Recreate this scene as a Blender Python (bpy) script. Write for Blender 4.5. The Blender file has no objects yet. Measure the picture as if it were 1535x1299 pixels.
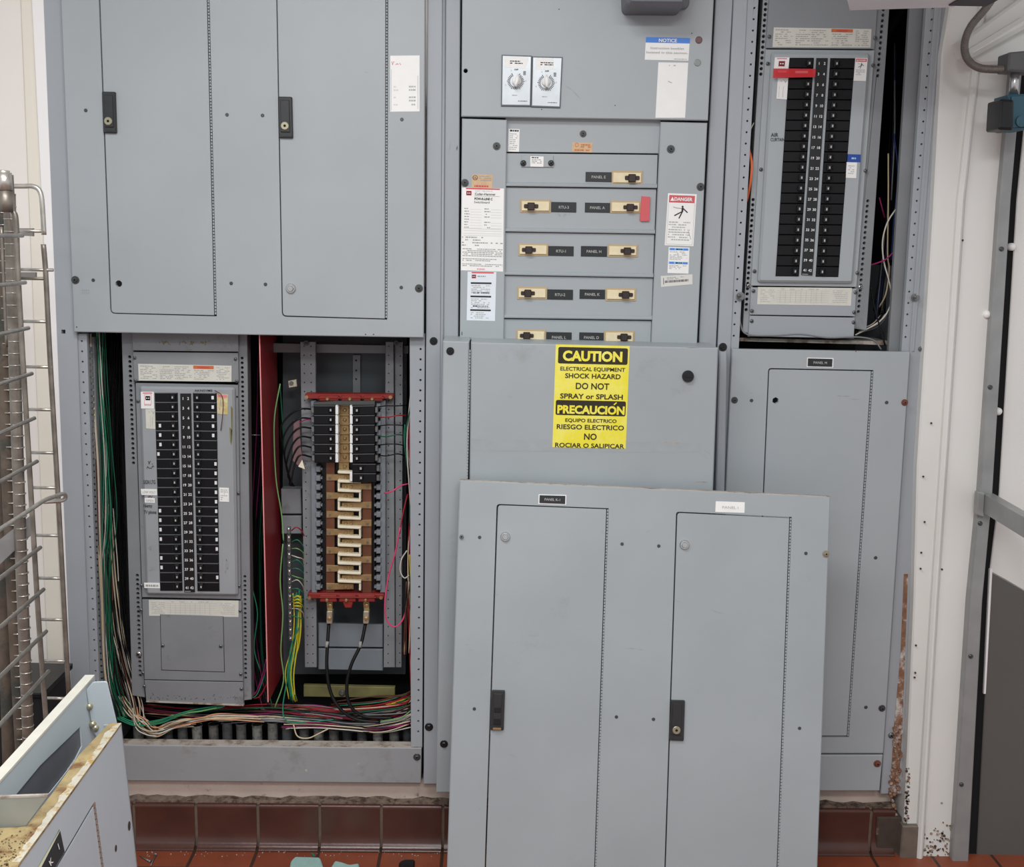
import bpy, bmesh, math, random
from mathutils import Vector, Matrix
from mathutils.geometry import tessellate_polygon
random.seed(7)
# ------------------------------------------------------------------ camera
W, H = 1535, 1299
FP = 1700.0
CX, CY = W/2, H/2
DIST, CAMH = 2.958, 1.69
pitch, roll, yaw = math.atan(.1706), math.radians(.97), math.radians(1.0)
f0 = Vector((math.sin(yaw)*math.cos(pitch), math.cos(yaw)*math.cos(pitch), -math.sin(pitch)))
r0 = Vector((math.cos(yaw), -math.sin(yaw), 0))
u0 = r0.cross(f0)
RT = r0*math.cos(roll) + u0*math.sin(roll)
UP = u0*math.cos(roll) - r0*math.sin(roll)
FW = f0
CAM = Vector((0, -DIST, CAMH))
def ray(px, py): return FW + RT*((px-CX)/FP) - UP*((py-CY)/FP)
C = bpy.context.scene.collection
cd = bpy.data.cameras.new('camera'); co = bpy.data.objects.new('camera', cd); C.objects.link(co)
cd.sensor_width = 36; cd.lens = 36*FP/W; cd.clip_start = .05
M = Matrix((RT, UP, -FW)).transposed().to_4x4(); M.translation = CAM
co.matrix_world = M
bpy.context.scene.camera = co

class Plane:
    def __init__(s, o, u, v):
        s.o = Vector(o); s.u = Vector(u).normalized(); v = Vector(v)
        s.v = (v - s.u*v.dot(s.u)).normalized(); s.n = s.u.cross(s.v)
    def uv(s, px, py, w=0):
        d = ray(px, py); o = s.o + s.n*w
        t = (o-CAM).dot(s.n)/d.dot(s.n); p = CAM + d*t - s.o
        return (p.dot(s.u), p.dot(s.v))
    def pt(s, a, b, w=0): return s.o + s.u*a + s.v*b + s.n*w
    def P(s, px, py, w=0):
        a, b = s.uv(px, py, w); return s.pt(a, b, w)
    def k(s, px, py, w=0):       # metres per pixel near a spot
        a = s.uv(px, py, w); b = s.uv(px+1, py, w); return math.hypot(a[0]-b[0], a[1]-b[1])
F = Plane((0, 0, 0), (1, 0, 0), (0, 0, 1))      # n = (0,-1,0): towards the camera
def atz(px, py, z):
    d = ray(px, py); return CAM + d*((z-CAM.z)/d.z)

# ------------------------------------------------------------------ materials
def lin(c):
    c = c/255; return c/12.92 if c <= .04045 else ((c+.055)/1.055)**2.4
MATS = {}
def mat(name, rgb, rough=.5, metal=0, var=0, vscale=6, bump=0, bscale=200, dirt=None, dscale=9, dlo=.55, dhi=.7, alpha=None, emit=0, spec=.5):
    if name in MATS: return MATS[name]
    m = bpy.data.materials.new(name); m.use_nodes = True; nt = m.node_tree; N = nt.nodes; L = nt.links
    b = N['Principled BSDF']; col = (*[lin(c) for c in rgb], 1)
    b.inputs['Base Color'].default_value = col; b.inputs['Roughness'].default_value = rough; b.inputs['Metallic'].default_value = metal
    b.inputs['Specular IOR Level'].default_value = spec
    tc = N.new('ShaderNodeTexCoord'); src = None
    if var:
        n = N.new('ShaderNodeTexNoise'); n.inputs['Scale'].default_value = vscale; n.inputs['Detail'].default_value = 6
        L.new(tc.outputs['Object'], n.inputs['Vector'])
        r = N.new('ShaderNodeValToRGB'); r.color_ramp.elements[0].position = .3; r.color_ramp.elements[1].position = .7
        r.color_ramp.elements[0].color = (*[x*(1-var) for x in col[:3]], 1)
        r.color_ramp.elements[1].color = (*[min(1, x*(1+var)) for x in col[:3]], 1)
        L.new(n.outputs['Fac'], r.inputs['Fac']); src = r.outputs['Color']
    if dirt:
        n = N.new('ShaderNodeTexNoise'); n.inputs['Scale'].default_value = dscale; n.inputs['Detail'].default_value = 10; n.inputs['Roughness'].default_value = .7
        L.new(tc.outputs['Object'], n.inputs['Vector'])
        r = N.new('ShaderNodeValToRGB'); r.color_ramp.elements[0].position = dlo; r.color_ramp.elements[1].position = dhi
        L.new(n.outputs['Fac'], r.inputs['Fac'])
        mx = N.new('ShaderNodeMix'); mx.data_type = 'RGBA'
        L.new(r.outputs['Color'], mx.inputs[0])
        if src: L.new(src, mx.inputs[6])
        else: mx.inputs[6].default_value = col
        mx.inputs[7].default_value = (*[lin(c) for c in dirt], 1)
        src = mx.outputs[2]
    if src: L.new(src, b.inputs['Base Color'])
    if bump:
        n = N.new('ShaderNodeTexNoise'); n.inputs['Scale'].default_value = bscale; n.inputs['Detail'].default_value = 3
        L.new(tc.outputs['Object'], n.inputs['Vector'])
        bp = N.new('ShaderNodeBump'); bp.inputs['Strength'].default_value = bump; bp.inputs['Distance'].default_value = .002
        L.new(n.outputs['Fac'], bp.inputs['Height']); L.new(bp.outputs['Normal'], b.inputs['Normal'])
    if alpha is not None: b.inputs['Alpha'].default_value = alpha
    if emit:
        b.inputs['Emission Color'].default_value = col; b.inputs['Emission Strength'].default_value = emit
    MATS[name] = m; return m
GREY = mat('grey_enamel', (162, 168, 171), .42, 0, .045, 3.5, .05, 350)
GREYF = mat('grey_frame_enamel', (157, 162, 167), .45, 0, .05, 3, .05, 350)
GREYW = mat('worn_grey_enamel', (158, 165, 168), .45, 0, .05, 4, .05, 350, dirt=(140, 140, 136), dscale=5, dlo=.62, dhi=.8)
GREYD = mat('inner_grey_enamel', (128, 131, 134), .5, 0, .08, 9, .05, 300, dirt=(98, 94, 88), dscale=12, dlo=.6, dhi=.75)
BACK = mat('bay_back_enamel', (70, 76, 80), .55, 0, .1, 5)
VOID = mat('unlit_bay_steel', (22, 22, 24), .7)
DUST = mat('dusty_lip', (176, 168, 158), .85, 0, .12, 30, .3, 300, dirt=(112, 88, 68), dscale=22, dlo=.5, dhi=.65)
BLACK = mat('black_plastic', (17, 18, 20), .38, 0, .1, 20)
BRK = mat('breaker_phenolic', (13, 13, 16), .5, 0, .1, 30, spec=.25)
BRKE = mat('breaker_edge', (92, 94, 98), .5)
HOLE = mat('hole_dark', (8, 8, 9), .9)
LATCH = mat('latch_black', (42, 43, 44), .4, 0, .1, 60)
CHROME = mat('zinc_bright', (200, 200, 198), .25, .9)
LOCK = mat('lock_brass', (170, 165, 140), .35, .7)
BOLT = mat('bolt_blackened', (82, 84, 84), .4, .6, .1, 200)
ZINC = mat('zinc_dull', (130, 131, 130), .42, .7, .15, 60)
RUSTB = mat('bolt_rusty', (120, 72, 60), .7, .2, .3, 300)
WHITE = mat('label_white', (236, 236, 233), .5, 0, .02, 30)
CREAML = mat('label_aged', (208, 207, 196), .6, 0, .05, 40)
INK = mat('ink_black', (28, 28, 30), .6)
INKG = mat('ink_grey', (156, 156, 154), .6)
INKL = mat('ink_pale', (176, 177, 174), .6)
REDI = mat('ink_red', (205, 62, 68), .5)
REDP = mat('ink_pink', (224, 130, 140), .5)
ORG = mat('label_orange', (196, 104, 62), .6)
TAN = mat('label_tan', (203, 172, 134), .6, 0, .1, 80)
BLUEI = mat('label_blue', (70, 130, 214), .5)
BLUED = mat('label_navy', (30, 66, 150), .4)
BLUEP = mat('label_sky', (150, 195, 232), .5)
SIGNY = mat('sign_yellow', (236, 224, 58), .35, 0, .05, 8, dirt=(240, 234, 128), dscale=14, dlo=.42, dhi=.7)
SIGNK = mat('sign_black', (40, 34, 14), .45)
IVORY = mat('ivory_plastic', (226, 212, 176), .45, 0, .06, 60)
IVORYD = mat('ivory_darker', (184, 162, 126), .6)  # darker ivory for the surround of the breaker faces
BROWNH = mat('handle_brown', (44, 30, 24), .5, 0, .2, 200)
NAME = mat('nameplate_black', (36, 38, 40), .35)
SILVER = mat('timer_plate', (196, 202, 205), .3, .25, .05, 30)
NUM = mat('number_white', (225, 225, 225), .5)
REDB = mat('barrier_red', (148, 36, 44), .45, 0, .08, 8)
REDE = mat('barrier_cut_edge', (226, 140, 140), .5)
REDT = mat('tape_red', (204, 88, 94), .45)
REDX = mat('tape_red_clear', (214, 40, 48), .35, alpha=.72)
INSR = mat('insulator_red', (134, 36, 30), .5, 0, .1, 50)
COPPER = mat('bus_copper', (118, 78, 58), .45, .55, .15, 30)
BRASS = mat('bus_brass', (168, 140, 98), .4, .6, .15, 80)
CREAMP = mat('spacer_cream', (232, 224, 200), .5, 0, .05, 60)
COMB = mat('comb_grey', (120, 126, 132), .5, 0, .06, 40)
OLIVE = mat('olive_bar', (112, 108, 66), .6, 0, .2, 20)
CONC = mat('painted_curb', (196, 178, 166), .85, 0, .07, 14, .4, 120, dirt=(108, 92, 80), dscale=16, dlo=.6, dhi=.72)
TILE = mat('quarry_tile', (78, 46, 38), .24, 0, .2, 8, .1, 90)
GROUT = mat('grout', (100, 86, 74), .9, 0, .15, 40, .4, 200)
WALLW = mat('wall_cream', (232, 226, 219), .6, 0, .03, 3)
TRIMW = mat('trim_white', (240, 238, 236), .5)
COLW = mat('cooler_panel_white', (222, 221, 216), .5, 0, .04, 2.5, .05, 60, dirt=(150, 138, 120), dscale=4, dlo=.68, dhi=.82)
COLD = mat('cooler_panel_dark', (92, 90, 86), .5, 0, .06, 3)
METG = mat('galvanised', (150, 151, 150), .42, .25, .12, 12)
RUST = mat('rust_streak', (136, 98, 74), .85, 0, .3, 60, .5, 200, dirt=(196, 190, 184), dscale=30, dlo=.5, dhi=.62)
RUSTY = mat('rusty_flange', (156, 138, 98), .8, 0, .25, 25, .4, 200, dirt=(110, 72, 40), dscale=26, dlo=.5, dhi=.64)
RUSTM = mat('rust_fringe', (186, 182, 166), .8, 0, .08, 40, dirt=(170, 140, 86), dscale=50, dlo=.5, dhi=.6)
PALE = mat('pale_blue_enamel', (172, 182, 187), .45, 0, .03, 4)
PALEA = mat('panel_grey_lightened', (184, 191, 197), .42, 0, .03, 4)  # cover paint lightened in colour to make up for weak light on this face
WIREC = mat('rack_chrome', (196, 192, 184), .32, .7, .15, 50)
WIRED = mat('rack_tarnished', (138, 130, 120), .42, .6, .3, 30)
RUSTP = mat('rack_corroded', (104, 92, 80), .7, .2, .35, 18, .4, 120, dirt=(70, 72, 66), dscale=10, dlo=.5, dhi=.6)
CEIL = mat('ceiling_white', (225, 225, 222), .8)
CLOTH = mat('aqua_scrap', (152, 186, 178), .8, 0, .06, 60)
def wmat(n, c): return mat('wire_'+n, c, .5, spec=.3)
WM = dict(green=wmat('green', (38, 128, 96)), dgreen=wmat('dark_green', (12, 84, 58)), white=wmat('white', (206, 200, 188)), cream=wmat('cream', (206, 188, 156)),
    black=wmat('black', (14, 14, 15)), red=wmat('red', (150, 28, 40)), pink=wmat('pink', (214, 70, 112)), yellow=wmat('yellow', (196, 184, 44)),
    grey=wmat('grey', (120, 122, 124)), orange=wmat('orange', (226, 112, 62)), blue=wmat('blue', (28, 44, 96)), magenta=wmat('magenta', (140, 36, 92)),
    peach=wmat('peach', (214, 150, 110)), lime=wmat('pale_green', (118, 166, 104)), brown=wmat('brown', (92, 56, 44)))

# ------------------------------------------------------------------ mesh builder
_txt = {}
def textmesh(s, bold=0):
    key = (s, bold)
    if key in _txt: return _txt[key]
    cu = bpy.data.curves.new('t', 'FONT'); cu.body = s; cu.size = 1; cu.offset = bold; cu.resolution_u = 3
    ob = bpy.data.objects.new('t', cu); me = bpy.data.meshes.new_from_object(ob)
    vs = [(v.co.x, v.co.y) for v in me.vertices]; fs = [tuple(p.vertices) for p in me.polygons]
    bpy.data.objects.remove(ob); bpy.data.curves.remove(cu); bpy.data.meshes.remove(me)
    _txt[key] = (vs, fs); return _txt[key]
def inset(poly, c):
    n = len(poly); A = sum(poly[i][0]*poly[(i+1) % n][1]-poly[(i+1) % n][0]*poly[i][1] for i in range(n))
    sg = 1 if A > 0 else -1; out = []
    for i in range(n):
        p, q, r = Vector(poly[i-1]), Vector(poly[i]), Vector(poly[(i+1) % n])
        e1, e2 = (q-p), (r-q)
        if e1.length < 1e-9 or e2.length < 1e-9: out.append(tuple(q)); continue
        e1.normalize(); e2.normalize(); n1 = Vector((-e1.y, e1.x))*sg; n2 = Vector((-e2.y, e2.x))*sg
        m = n1+n2; d = 1+n1.dot(n2)
        out.append(tuple(q + m*(c/max(d, .3))))
    return out
class MB:
    def __init__(s): s.v = []; s.f = []; s.m = []; s.mats = []; s.sm = []
    def mi(s, m):
        if m not in s.mats: s.mats.append(m)
        return s.mats.index(m)
    def add(s, vs, fs, m, smooth=False):
        o = len(s.v); s.v += [Vector(v) for v in vs]; k = s.mi(m)
        for f in fs: s.f.append(tuple(i+o for i in f)); s.m.append(k); s.sm.append(smooth)
    def prism(s, pl, loops, w0, w1, m, ch=0, back=True, side=None):
        if not isinstance(loops[0], list): loops = [loops]
        out = loops[0]; top = inset(out, ch) if ch else out
        allp = [top]+loops[1:]; flat = [p for l in allp for p in l]
        tr = tessellate_polygon([[Vector((p[0], p[1], 0)) for p in l] for l in allp])
        s.add([pl.pt(p[0], p[1], w1) for p in flat], tr, m)
        if back: s.add([pl.pt(p[0], p[1], w0) for l in loops for p in l], [t[::-1] for t in tr], side or m)
        n = len(out); wt = w1-ch
        vs = [pl.pt(*p, w0) for p in out]+[pl.pt(*p, wt) for p in out]
        fs = [(i, (i+1) % n, n+(i+1) % n, n+i) for i in range(n)]
        s.add(vs, fs, side or m)
        if ch:
            vs = [pl.pt(*p, wt) for p in out]+[pl.pt(*p, w1) for p in top]; s.add(vs, fs, m)
        for l in loops[1:]:
            n = len(l); vs = [pl.pt(*p, w0) for p in l]+[pl.pt(*p, w1) for p in l]
            s.add(vs, [(i, n+i, n+(i+1) % n, (i+1) % n) for i in range(n)], side or m)
        return s
    def poly(s, pl, pts, w, m):
        tr = tessellate_polygon([[Vector((p[0], p[1], 0)) for p in pts]])
        s.add([pl.pt(*p, w) for p in pts], tr, m); return s
    def box(s, pl, a0, b0, w0, a1, b1, w1, m, ch=0):
        return s.prism(pl, [(a0, b0), (a1, b0), (a1, b1), (a0, b1)], w0, w1, m, ch)
    def lathe(s, pl, a, b, prof, m, n=20, smooth=False):     # prof [(r,w)...] about the plane's normal
        vs = []; 
        for r, w in prof:
            for i in range(n):
                t = 2*math.pi*i/n; vs.append(pl.pt(a+r*math.cos(t), b+r*math.sin(t), w))
        fs = []
        for j in range(len(prof)-1):
            for i in range(n): fs.append((j*n+i, j*n+(i+1) % n, (j+1)*n+(i+1) % n, (j+1)*n+i))
        fs.append(tuple((len(prof)-1)*n+i for i in range(n)))
        s.add(vs, fs, m, smooth); return s
    def tube(s, pts, r, m, n=8, sub=6, smooth=True, cap=True):
        pts = [Vector(p) for p in pts]
        if sub > 1 and len(pts) > 2:
            q = [pts[0]*2-pts[1]]+pts+[pts[-1]*2-pts[-2]]; o = []
            for i in range(1, len(q)-2):
                for k in range(sub):
                    t = k/sub; a, b, c, d = q[i-1], q[i], q[i+1], q[i+2]
                    o.append(.5*((2*b)+(c-a)*t+(2*a-5*b+4*c-d)*t*t+(3*b-a-3*c+d)*t**3))
            o.append(pts[-1]); pts = o
        rr = r if callable(r) else (lambda t: r)
        vs = []; nv = None
        for i, p in enumerate(pts):
            d = (pts[min(i+1, len(pts)-1)]-pts[max(i-1, 0)])
            d = d.normalized() if d.length > 1e-9 else Vector((0, 0, 1))
            if nv is None:
                nv = d.cross(Vector((.31, .87, .38))).normalized()
            nv = (nv-d*nv.dot(d)).normalized(); bv = d.cross(nv)
            for k in range(n):
                t = 2*math.pi*k/n; vs.append(p+(nv*math.cos(t)+bv*math.sin(t))*rr(i/max(1, len(pts)-1)))
        L = len(pts); fs = [(i*n+k, i*n+(k+1) % n, (i+1)*n+(k+1) % n, (i+1)*n+k) for i in range(L-1) for k in range(n)]
        if cap: fs += [tuple(range(n))[::-1], tuple((L-1)*n+k for k in range(n))]
        s.add(vs, fs, m, smooth); return s
    def build(s, name, parent=None, label=None, kind=None):
        me = bpy.data.meshes.new(name); me.from_pydata([tuple(v) for v in s.v], [], s.f)
        for m in s.mats: me.materials.append(m)
        for p, k, sm in zip(me.polygons, s.m, s.sm): p.material_index = k; p.use_smooth = sm
        me.update()
        o = bpy.data.objects.new(name, me); C.objects.link(o)
        if parent: o.parent = parent
        if label: o['label'] = label
        if kind: o['kind'] = kind
        return o
def thing(name, label, cat, group=None):
    o = bpy.data.objects.new(name, None); C.objects.link(o); o.empty_display_size = .05
    o['label'] = label; o['category'] = cat
    if group: o['group'] = group
    return o
def solo(m, name, label, cat, group=None, kind=None):
    o = m.build(name); o['label'] = label; o['category'] = cat
    if group: o['group'] = group
    if kind: o['kind'] = kind
    return o
def struct(m, name): return m.build(name, kind='structure')
def finalize():
    for o in list(C.objects):
        if o.parent or o.type not in ('MESH', 'EMPTY'): continue
        fam = [o]+list(o.children_recursive); vs = []
        for c in fam:
            if c.type == 'MESH': vs += [v.co for v in c.data.vertices]
        if not vs: continue
        lo = [min(v[i] for v in vs) for i in range(3)]; hi = [max(v[i] for v in vs) for i in range(3)]
        L = Vector(((lo[0]+hi[0])/2, (lo[1]+hi[1])/2, lo[2])); T = Matrix.Translation(-L)
        for c in fam:
            if c.type == 'MESH': c.data.transform(T)
        o.location = L

# ------------------------------------------------------------------ px helpers
def Q(pl, pts, w): return [pl.uv(x, y, w) for x, y in pts]
def rnd(pts, rad, seg=5):          # round px polygon corners; rad list or number
    n = len(pts); out = []
    for i in range(n):
        r = rad if not isinstance(rad, (list, tuple)) else rad[i]
        if r <= 0: out.append(pts[i]); continue
        p, q, s = Vector(pts[i-1]), Vector(pts[i]), Vector(pts[(i+1) % n])
        a = q+(p-q).normalized()*r; b = q+(s-q).normalized()*r
        for k in range(seg+1):
            t = k/seg; out.append(tuple(a*(1-t)**2+q*2*t*(1-t)+b*t*t))
    return out
def circ(pl, x, y, r, w, n=10, ph=0):
    a, b = pl.uv(x, y, w); R = r*pl.k(x, y, w)
    return [(a+R*math.cos(2*math.pi*i/n+ph), b+R*math.sin(2*math.pi*i/n+ph)) for i in range(n)]
def sq(pl, x, y, r, w): return Q(pl, [(x-r, y-r), (x+r, y-r), (x+r, y+r), (x-r, y+r)], w)
def lerp(a, b, t): return (a[0]+(b[0]-a[0])*t, a[1]+(b[1]-a[1])*t)
def bil(q, s, t): return lerp(lerp(q[0], q[1], s), lerp(q[3], q[2], s), t)     # q TL TR BR BL
def subq(q, s0, t0, s1, t1): return [bil(q, s0, t0), bil(q, s1, t0), bil(q, s1, t1), bil(q, s0, t1)]
def rowpts(a, b, n): return [lerp(a, b, i/(n-1)) for i in range(n)]

def scr(m, pl, x0, y0, x1, y1, wd, w, mt):   # scratch: sliver of exposed ground
    d = Vector((x1-x0, y1-y0)).normalized(); nx, ny = -d.y*wd/2, d.x*wd/2
    m.poly(pl, Q(pl, [(x0, y0), ((x0+x1)/2+nx, (y0+y1)/2+ny), (x1, y1), ((x0+x1)/2-nx, (y0+y1)/2-ny)], w), w+.0004, mt)

class Decal:
    """flat label; items in px measured from its top-left corner"""
    def __init__(s, pl, q, w, base, thick=.0008, ch=0):
        s.m = MB(); s.pl = pl; s.w = w+thick
        s.q = Q(pl, q, s.w)
        s.W = (math.dist(q[0], q[1])+math.dist(q[3], q[2]))/2; s.H = (math.dist(q[0], q[3])+math.dist(q[1], q[2]))/2
        s.m.prism(pl, s.q, w-.0002, s.w, base, ch); s.lv = 1
    def P(s, x, y): return bil(s.q, x/s.W, y/s.H)
    def rect(s, x0, y0, x1, y1, m, lv=1):
        p = [s.P(x0, y0), s.P(x1, y0), s.P(x1, y1), s.P(x0, y1)]; s.m.poly(s.pl, p, s.w+.0003*lv, m); return s
    def poly(s, pts, m, lv=1): s.m.poly(s.pl, [s.P(*p) for p in pts], s.w+.0003*lv, m); return s
    def line(s, pts, t, m, lv=2):
        for (x0, y0), (x1, y1) in zip(pts, pts[1:]):
            d = Vector((x1-x0, y1-y0))
            if d.length < 1e-6: continue
            d.normalize(); nx, ny = -d.y*t/2, d.x*t/2
            s.poly([(x0+nx, y0+ny), (x1+nx, y1+ny), (x1-nx, y1-ny), (x0-nx, y0-ny)], m, lv)
        return s
    def disc(s, x, y, r, m, lv=2, n=14): s.poly([(x+r*math.cos(6.2832*i/n), y+r*math.sin(6.2832*i/n)) for i in range(n)], m, lv); return s
    def text(s, t, x, y, h, m, width=None, align='c', bold=0, lv=3, rot=0):   # y = centre of caps
        vs, fs = textmesh(t, bold)
        xs = [v[0] for v in vs]; x0, x1 = min(xs), max(xs); capH = .73
        k = h/capH; kx = k if not width else width/(x1-x0)
        wd = (x1-x0)*kx; ox = x-(wd/2 if align == 'c' else 0 if align == 'l' else wd)
        cr, sr = math.cos(rot), math.sin(rot); pts = []
        for v in vs:
            X = ox+(v[0]-x0)*kx-x; Y = h/2-v[1]*k
            p = s.P(x+X*cr-Y*sr, y+X*sr+Y*cr); pts.append(s.pl.pt(*p, s.w+.0003*lv))
        s.m.add(pts, fs, m); return s
    def fine(s, x0, y0, x1, y1, n, m, fill=.8, t=.45, seed=1):
        R = random.Random(seed); st = (y1-y0)/n
        for i in range(n):
            y = y0+st*(i+.5); x = x0; end = x1 if R.random() < .7 else x0+(x1-x0)*R.uniform(.4, .95)
            while x < end:
                l = min(R.uniform(1.2, 4.5), end-x)
                if R.random() < fill and l > .4: s.rect(x, y-st*t/2, x+l, y+st*t/2, m, 1)
                x += l+.7
        return s
    def scrib(s, x0, y0, x1, y1, m, t=.7, seed=1):      # handwriting-like strokes
        R = random.Random(seed); x = x0; pts = []
        while x < x1:
            pts.append((x, R.uniform(y0, y1))); x += R.uniform(.6, 1.8)
            if R.random() < .25: s.line(pts, t, m); pts = []; x += .8
        s.line(pts, t, m); return s
    def build(s, name, parent, label=None): return s.m.build(name, parent, label)

def nameplate(parent, pl, q, w, txt, th=4.2, rim=False):
    if rim:
        c = [sum(p[0] for p in q)/4, sum(p[1] for p in q)/4]
        d = Decal(pl, [(p[0]+(1.6 if p[0] > c[0] else -1.6), p[1]+(1.4 if p[1] > c[1] else -1.4)) for p in q], w, WHITE, .0006); d.build('nameplate_backing', parent)
        w += .0006
    d = Decal(pl, q, w, NAME, .0022, .0005)
    d.text(txt, d.W/2, d.H/2, th, INKL, bold=.01)
    d.build('nameplate', parent, 'black engraved nameplate')
def screw(parent, pl, x, y, r, w, m=BOLT, name='screw', wash=True, label=None):
    b = MB(); a, c = pl.uv(x, y, w); R = r*pl.k(x, y, w)
    if wash: b.lathe(pl, a, c, [(R, w-.001), (R, w+.0015), (R*.92, w+.0022)], m, 18)
    b.lathe(pl, a, c, [(R*.66, w), (R*.66, w+.005), (R*.5, w+.0065)], m, 6)
    b.lathe(pl, a, c, [(R*.28, w+.0066), (R*.28, w+.0068)], HOLE, 6)
    return b.build(name, parent, label)
def pan(parent, pl, x, y, r, w, m=ZINC, name='screw'):
    b = MB(); a, c = pl.uv(x, y, w); R = r*pl.k(x, y, w)
    b.lathe(pl, a, c, [(R, w-.001), (R, w+.001), (R*.8, w+.003), (R*.4, w+.004)], m, 14, True)
    for t in (.6, 2.17):
        dx, dy = math.cos(t)*R*.7, math.sin(t)*R*.7; nx, ny = -math.sin(t)*R*.14, math.cos(t)*R*.14
        b.poly(pl, [(a+dx+nx, c+dy+ny), (a-dx+nx, c-dy+ny), (a-dx-nx, c-dy-ny), (a+dx-nx, c+dy-ny)], w+.0042, HOLE)
    return b.build(name, parent)
def plug(parent, pl, x, y, r, w, m, name='hole_plug', label=None):
    b = MB(); a, c = pl.uv(x, y, w); R = r*pl.k(x, y, w)
    b.lathe(pl, a, c, [(R, w-.001), (R, w+.001), (R*.8, w+.0018)], m, 16); return b.build(name, parent, label)
def knob(parent, pl, x, y, r, w, m=CHROME):
    b = MB(); a, c = pl.uv(x, y, w); R = r*pl.k(x, y, w)
    b.lathe(pl, a, c, [(R, w-.001), (R, w+.003), (R*.85, w+.006)], m, 22, False)
    b.lathe(pl, a, c, [(R*.7, w+.005), (R*.7, w+.009), (R*.55, w+.011)], m, 6)
    return b.build('door_knob', parent, 'bright chrome turn knob')
def latch(parent, pl, q, w, lock=None):
    b = MB(); b.prism(pl, Q(pl, rnd(q, 1.5, 2), w+.008), w-.001, w+.008, LATCH, .002)
    i = subq(q, .14, .08, .8, .86); b.prism(pl, Q(pl, i, w+.011), w+.006, w+.011, LATCH, .0015)
    i2 = subq(q, .2, .9, .92, .96); b.prism(pl, Q(pl, i2, w+.0095), w+.006, w+.0095, LATCH)
    if lock:
        a, c = pl.uv(*lock, w+.011); R = 6*pl.k(*lock, w)
        b.lathe(pl, a, c, [(R, w+.01), (R, w+.0125), (R*.88, w+.0135)], LOCK, 22)
        b.lathe(pl, a, c, [(R*.34, w+.0136), (R*.34, w+.0138)], HOLE, 8)
    else:
        for t, h in ((.42, .56), (.7, .86)):
            i = subq(q, .22, t, .75, h); b.prism(pl, Q(pl, rnd(i, 2, 3), w+.0125), w+.01, w+.0125, BLACK, .001)
        i = subq(q, .2, .9, .8, .95); b.poly(pl, Q(pl, i, w), w+.0122, BRASS)
    return b.build('latch', parent, 'black recessed latch handle')
def hinge(parent, pl, top, bot, wd, w):
    b = MB(); L = math.dist(top, bot); n = int(L/4.6)
    q = [(top[0]-wd/2, top[1]), (top[0]+wd/2, top[1]), (bot[0]+wd/2, bot[1]), (bot[0]-wd/2, bot[1])]
    b.prism(pl, Q(pl, q, w-.003), w-.006, w-.003, HOLE)
    for i in range(n):
        s = subq(q, .25, (i+.08)/n, .8, (i+.86)/n); b.prism(pl, Q(pl, s, w+.001), w-.004, w+.0012, GREYW, .0007)
    return b.build('hinge', parent)

# ================================================================== SETTING
def z_at(px, py, w): return F.P(px, py, w).z
FLOORZ = z_at(430, 1271, .02)
for v in (CAM,): pass
def floor_mat():
    m = bpy.data.materials.new('floor_quarry_tile'); m.use_nodes = True; nt = m.node_tree; N = nt.nodes; L = nt.links; b = N['Principled BSDF']
    tc = N.new('ShaderNodeTexCoord'); mp = N.new('ShaderNodeMapping'); L.new(tc.outputs['Object'], mp.inputs[0])
    br = N.new('ShaderNodeTexBrick'); br.offset = 0; br.inputs['Scale'].default_value = 1
    br.inputs['Brick Width'].default_value = TP; br.inputs['Row Height'].default_value = TP; br.inputs['Mortar Size'].default_value = .005; br.inputs['Mortar Smooth'].default_value = .3
    br.inputs['Color1'].default_value = (lin(150), lin(80), lin(54), 1); br.inputs['Color2'].default_value = (lin(132), lin(66), lin(45), 1); br.inputs['Mortar'].default_value = (lin(66), lin(48), lin(40), 1)
    L.new(mp.outputs[0], br.inputs['Vector'])
    n = N.new('ShaderNodeTexNoise'); n.inputs['Scale'].default_value = 14; n.inputs['Detail'].default_value = 8; L.new(tc.outputs['Object'], n.inputs['Vector'])
    r = N.new('ShaderNodeValToRGB'); r.color_ramp.elements[0].color = (.55, .5, .48, 1); r.color_ramp.elements[1].color = (1.15, 1.1, 1.05, 1)
    L.new(n.outputs['Fac'], r.inputs['Fac']); mx = N.new('ShaderNodeMix'); mx.data_type = 'RGBA'; mx.blend_type = 'MULTIPLY'; mx.inputs[0].default_value = .8
    L.new(br.outputs['Color'], mx.inputs[6]); L.new(r.outputs['Color'], mx.inputs[7]); L.new(mx.outputs[2], b.inputs['Base Color'])
    b.inputs['Roughness'].default_value = .42
    bp = N.new('ShaderNodeBump'); bp.invert = True; bp.inputs['Strength'].default_value = .5; bp.inputs['Distance'].default_value = .003
    L.new(br.outputs['Fac'], bp.inputs['Height']); L.new(bp.outputs['Normal'], b.inputs['Normal'])
    return m, mp
gx = [F.uv(x, 1240, .012)[0] for x in (294.5, 388.5, 480, 573, 664)]
TP = (gx[-1]-gx[0])/4
FM, FMAP = floor_mat()
XL, XR = -2.2, 2.4
m = MB(); m.add([(XL, -5, FLOORZ), (XR, -5, FLOORZ), (XR, .6, FLOORZ), (XL, .6, FLOORZ)], [(0, 1, 2, 3)], FM)
fl = struct(m, 'floor')
# finalize puts the floor origin at its centre: line the grout up with the cove tiles
FMAP.inputs['Location'].default_value = (((XL+XR)/2-gx[0]) % TP, TP*.9, 0)
CZ = FLOORZ+2.95
m = MB(); m.add([(XL, -5, CZ), (XR, -5, CZ), (XR, .6, CZ), (XL, .6, CZ)], [(0, 1, 2, 3)], CEIL); struct(m, 'ceiling')
m = MB(); m.add([(XL, .58, FLOORZ), (XR, .58, FLOORZ), (XR, .58, CZ), (XL, .58, CZ)], [(0, 1, 2, 3)], WALLW); struct(m, 'wall_back')

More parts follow.
